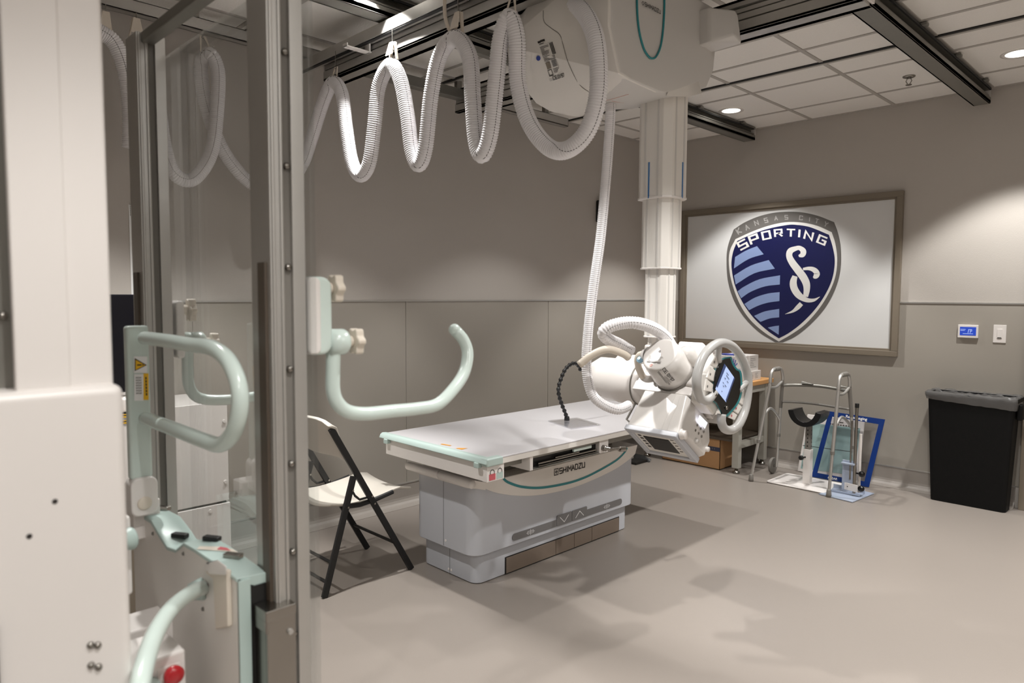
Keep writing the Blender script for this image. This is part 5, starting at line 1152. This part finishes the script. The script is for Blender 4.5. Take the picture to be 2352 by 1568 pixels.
def lab(nm, pts, m, off): b = nb(); flat(b, [lq_(*q, off) for q in pts]); return build(nm, b, m, gh)
lab('label_paper', [(307, 818), (338, 818), (338, 856), (307, 856)], 'mark_white', .0006)
lab('warning_triangle', [(309, 822), (309, 852), (337, 838)], 'ink', .0010); lab('warning_field', [(311, 826), (311, 849), (333, 838)], 'yellow', .0014)
b = nb(); p = W(315, 838, 'y', yl); strokes(b, [[(p.x, p.z), (p.x+.008, p.z)], [(p.x+.011, p.z), (p.x+.0125, p.z)]], lambda u, v: GP(u, v, .0018), .003); build('warning_mark', b, 'ink', gh)
lab('label_paper', [(308, 859), (329, 859), (329, 920), (308, 920)], 'mark_white', .0006); lab('caution_strip', [(329, 857), (341, 857), (341, 918), (329, 918)], 'yellow', .0006)
b = nb()
for x in (314, 321):
    p = W(x, 865, 'y', yl)
    for k in range(7):
        strokes(b, [[(p.x-.0018, p.z-k*.006), (p.x-.0018, p.z-k*.006-.0038)], [(p.x+.0018, p.z-k*.006), (p.x+.0018, p.z-k*.006-.0038)], [(p.x-.0018, p.z-k*.006-.002), (p.x+.0018, p.z-k*.006-.002)]], lambda u, v: GP(u, v, .0012), .0009)
p = W(335, 872, 'y', yl)
for k in range(6): strokes(b, [[(p.x, p.z-k*.0075+.006), (p.x, p.z-k*.0075+.002)]], lambda u, v: GP(u, v, .0012), .003)
build('label_print', b, 'ink', gh)
# ================================================================== BEHIND THE SCREEN: GENERATOR CABINETS AND WORKSTATION
gc = thing('generator_cabinet', 'white steel equipment cabinet standing behind the clear screen', 'cabinet', (1.26, 3.6, 0))
GYF = 3.40
bx('upper_body', 'white', gc, 1.03, 1.396, GYF, 3.80, .405, .895, .003); bx('lower_body', 'white', gc, 1.03, 1.40, GYF-.004, 3.80, .002, .395, .003)
bx('plinth_gap', 'black', gc, 1.04, 1.385, GYF+.01, 3.78, .39, .41)
for x, z in ((1.378, .80), (1.378, .50), (1.30, .37), (1.05, .80)):
    b = nb(); lathe(b, (x, GYF-.004, z), (0, -1, 0), [(-.004, .009), (.004, .008)], 14); build('cover_screw', b, 'white', gc)
gd = thing('equipment_cabinet', 'white cabinet with yellow caution labels under the black monitor', 'cabinet', (.9, 3.5, 0))
bx('body', 'white', gd, .72, 1.0, 3.30, 3.75, .60, .885, .004); bx('lower_body', 'frame_brown', gd, .72, 1.0, 3.30, 3.75, .002, .595, .004)
GD = Plane((0, 3.2995, 0), (1, 0, 0), (0, 0, 1)); 
for py0, py1 in ((952, 957), (966, 971)):
    b = nb(); q0, q1 = W(271, py0, 'y', 3.30), W(303, py1, 'y', 3.30); flat(b, [GD(q0.x, q0.z, .0006), GD(q1.x, q0.z, .0006), GD(q1.x, q1.z, .0006), GD(q0.x, q1.z, .0006)]); build('caution_label', b, 'yellow', gd)
b = nb(); 
for py in (960, 963, 974, 977): q0, q1 = W(272, py, 'y', 3.30), W(298, py, 'y', 3.30); strokes(b, [[(q0.x, q0.z), (q1.x, q1.z)]], lambda u, v: GD(u, v, .0008), .002)
for py in (954, 968): q0 = W(284, py, 'y', 3.30); strokes(b, [[(q0.x-.012, q0.z), (q0.x+.012, q0.z)]], lambda u, v: GD(u, v, .0010), .004)
build('label_print', b, 'ink', gd)
bx('socket_panel', 'black', gd, .90, .96, 3.293, 3.30, .53, .58, .002)
mn = thing('monitor', 'black monitor on a white base, seen between column and green post', 'monitor', (.93, 3.4, .89))
bx('screen_panel', 'monitor', mn, .72, .995, 3.38, 3.42, .985, 1.415, .006)
bx('base', 'white', mn, .74, 1.0, 3.33, 3.55, .905, .965, .01); bx('stand', 'black', mn, .82, .90, 3.40, 3.47, .955, 1.05, .004); bx('rubber_foot', 'black', mn, .80, .985, 3.345, 3.5, .886, .906, .002)
ps = thing('paper_chart', 'narrow white paper chart pinned on the back wall beside the left post', 'chart', (1.13, YB, 1.55))
bx('sheet', 'mark_white', ps, 1.112, 1.19, YB-.003, YB-.0005, 1.25, 1.86)
b = nb(); PW = Plane((1.112, YB-.0035, 1.25), (1, 0, 0), (0, 0, 1))
for k in range(6): strokes(b, [[(.004, .61-k*.010), (.075, .61-k*.010)], [(.004, .16-k*.014), (.075, .16-k*.014)]], lambda u, v: PW(u, v, .0004), .0015)
for k in range(5): strokes(b, [[(.006+k*.016, .62), (.006+k*.016, .555)]], lambda u, v: PW(u, v, .0004), .0015)
build('chart_lines', b, 'ink_grey', ps)
# stickers on the carriage motor cover
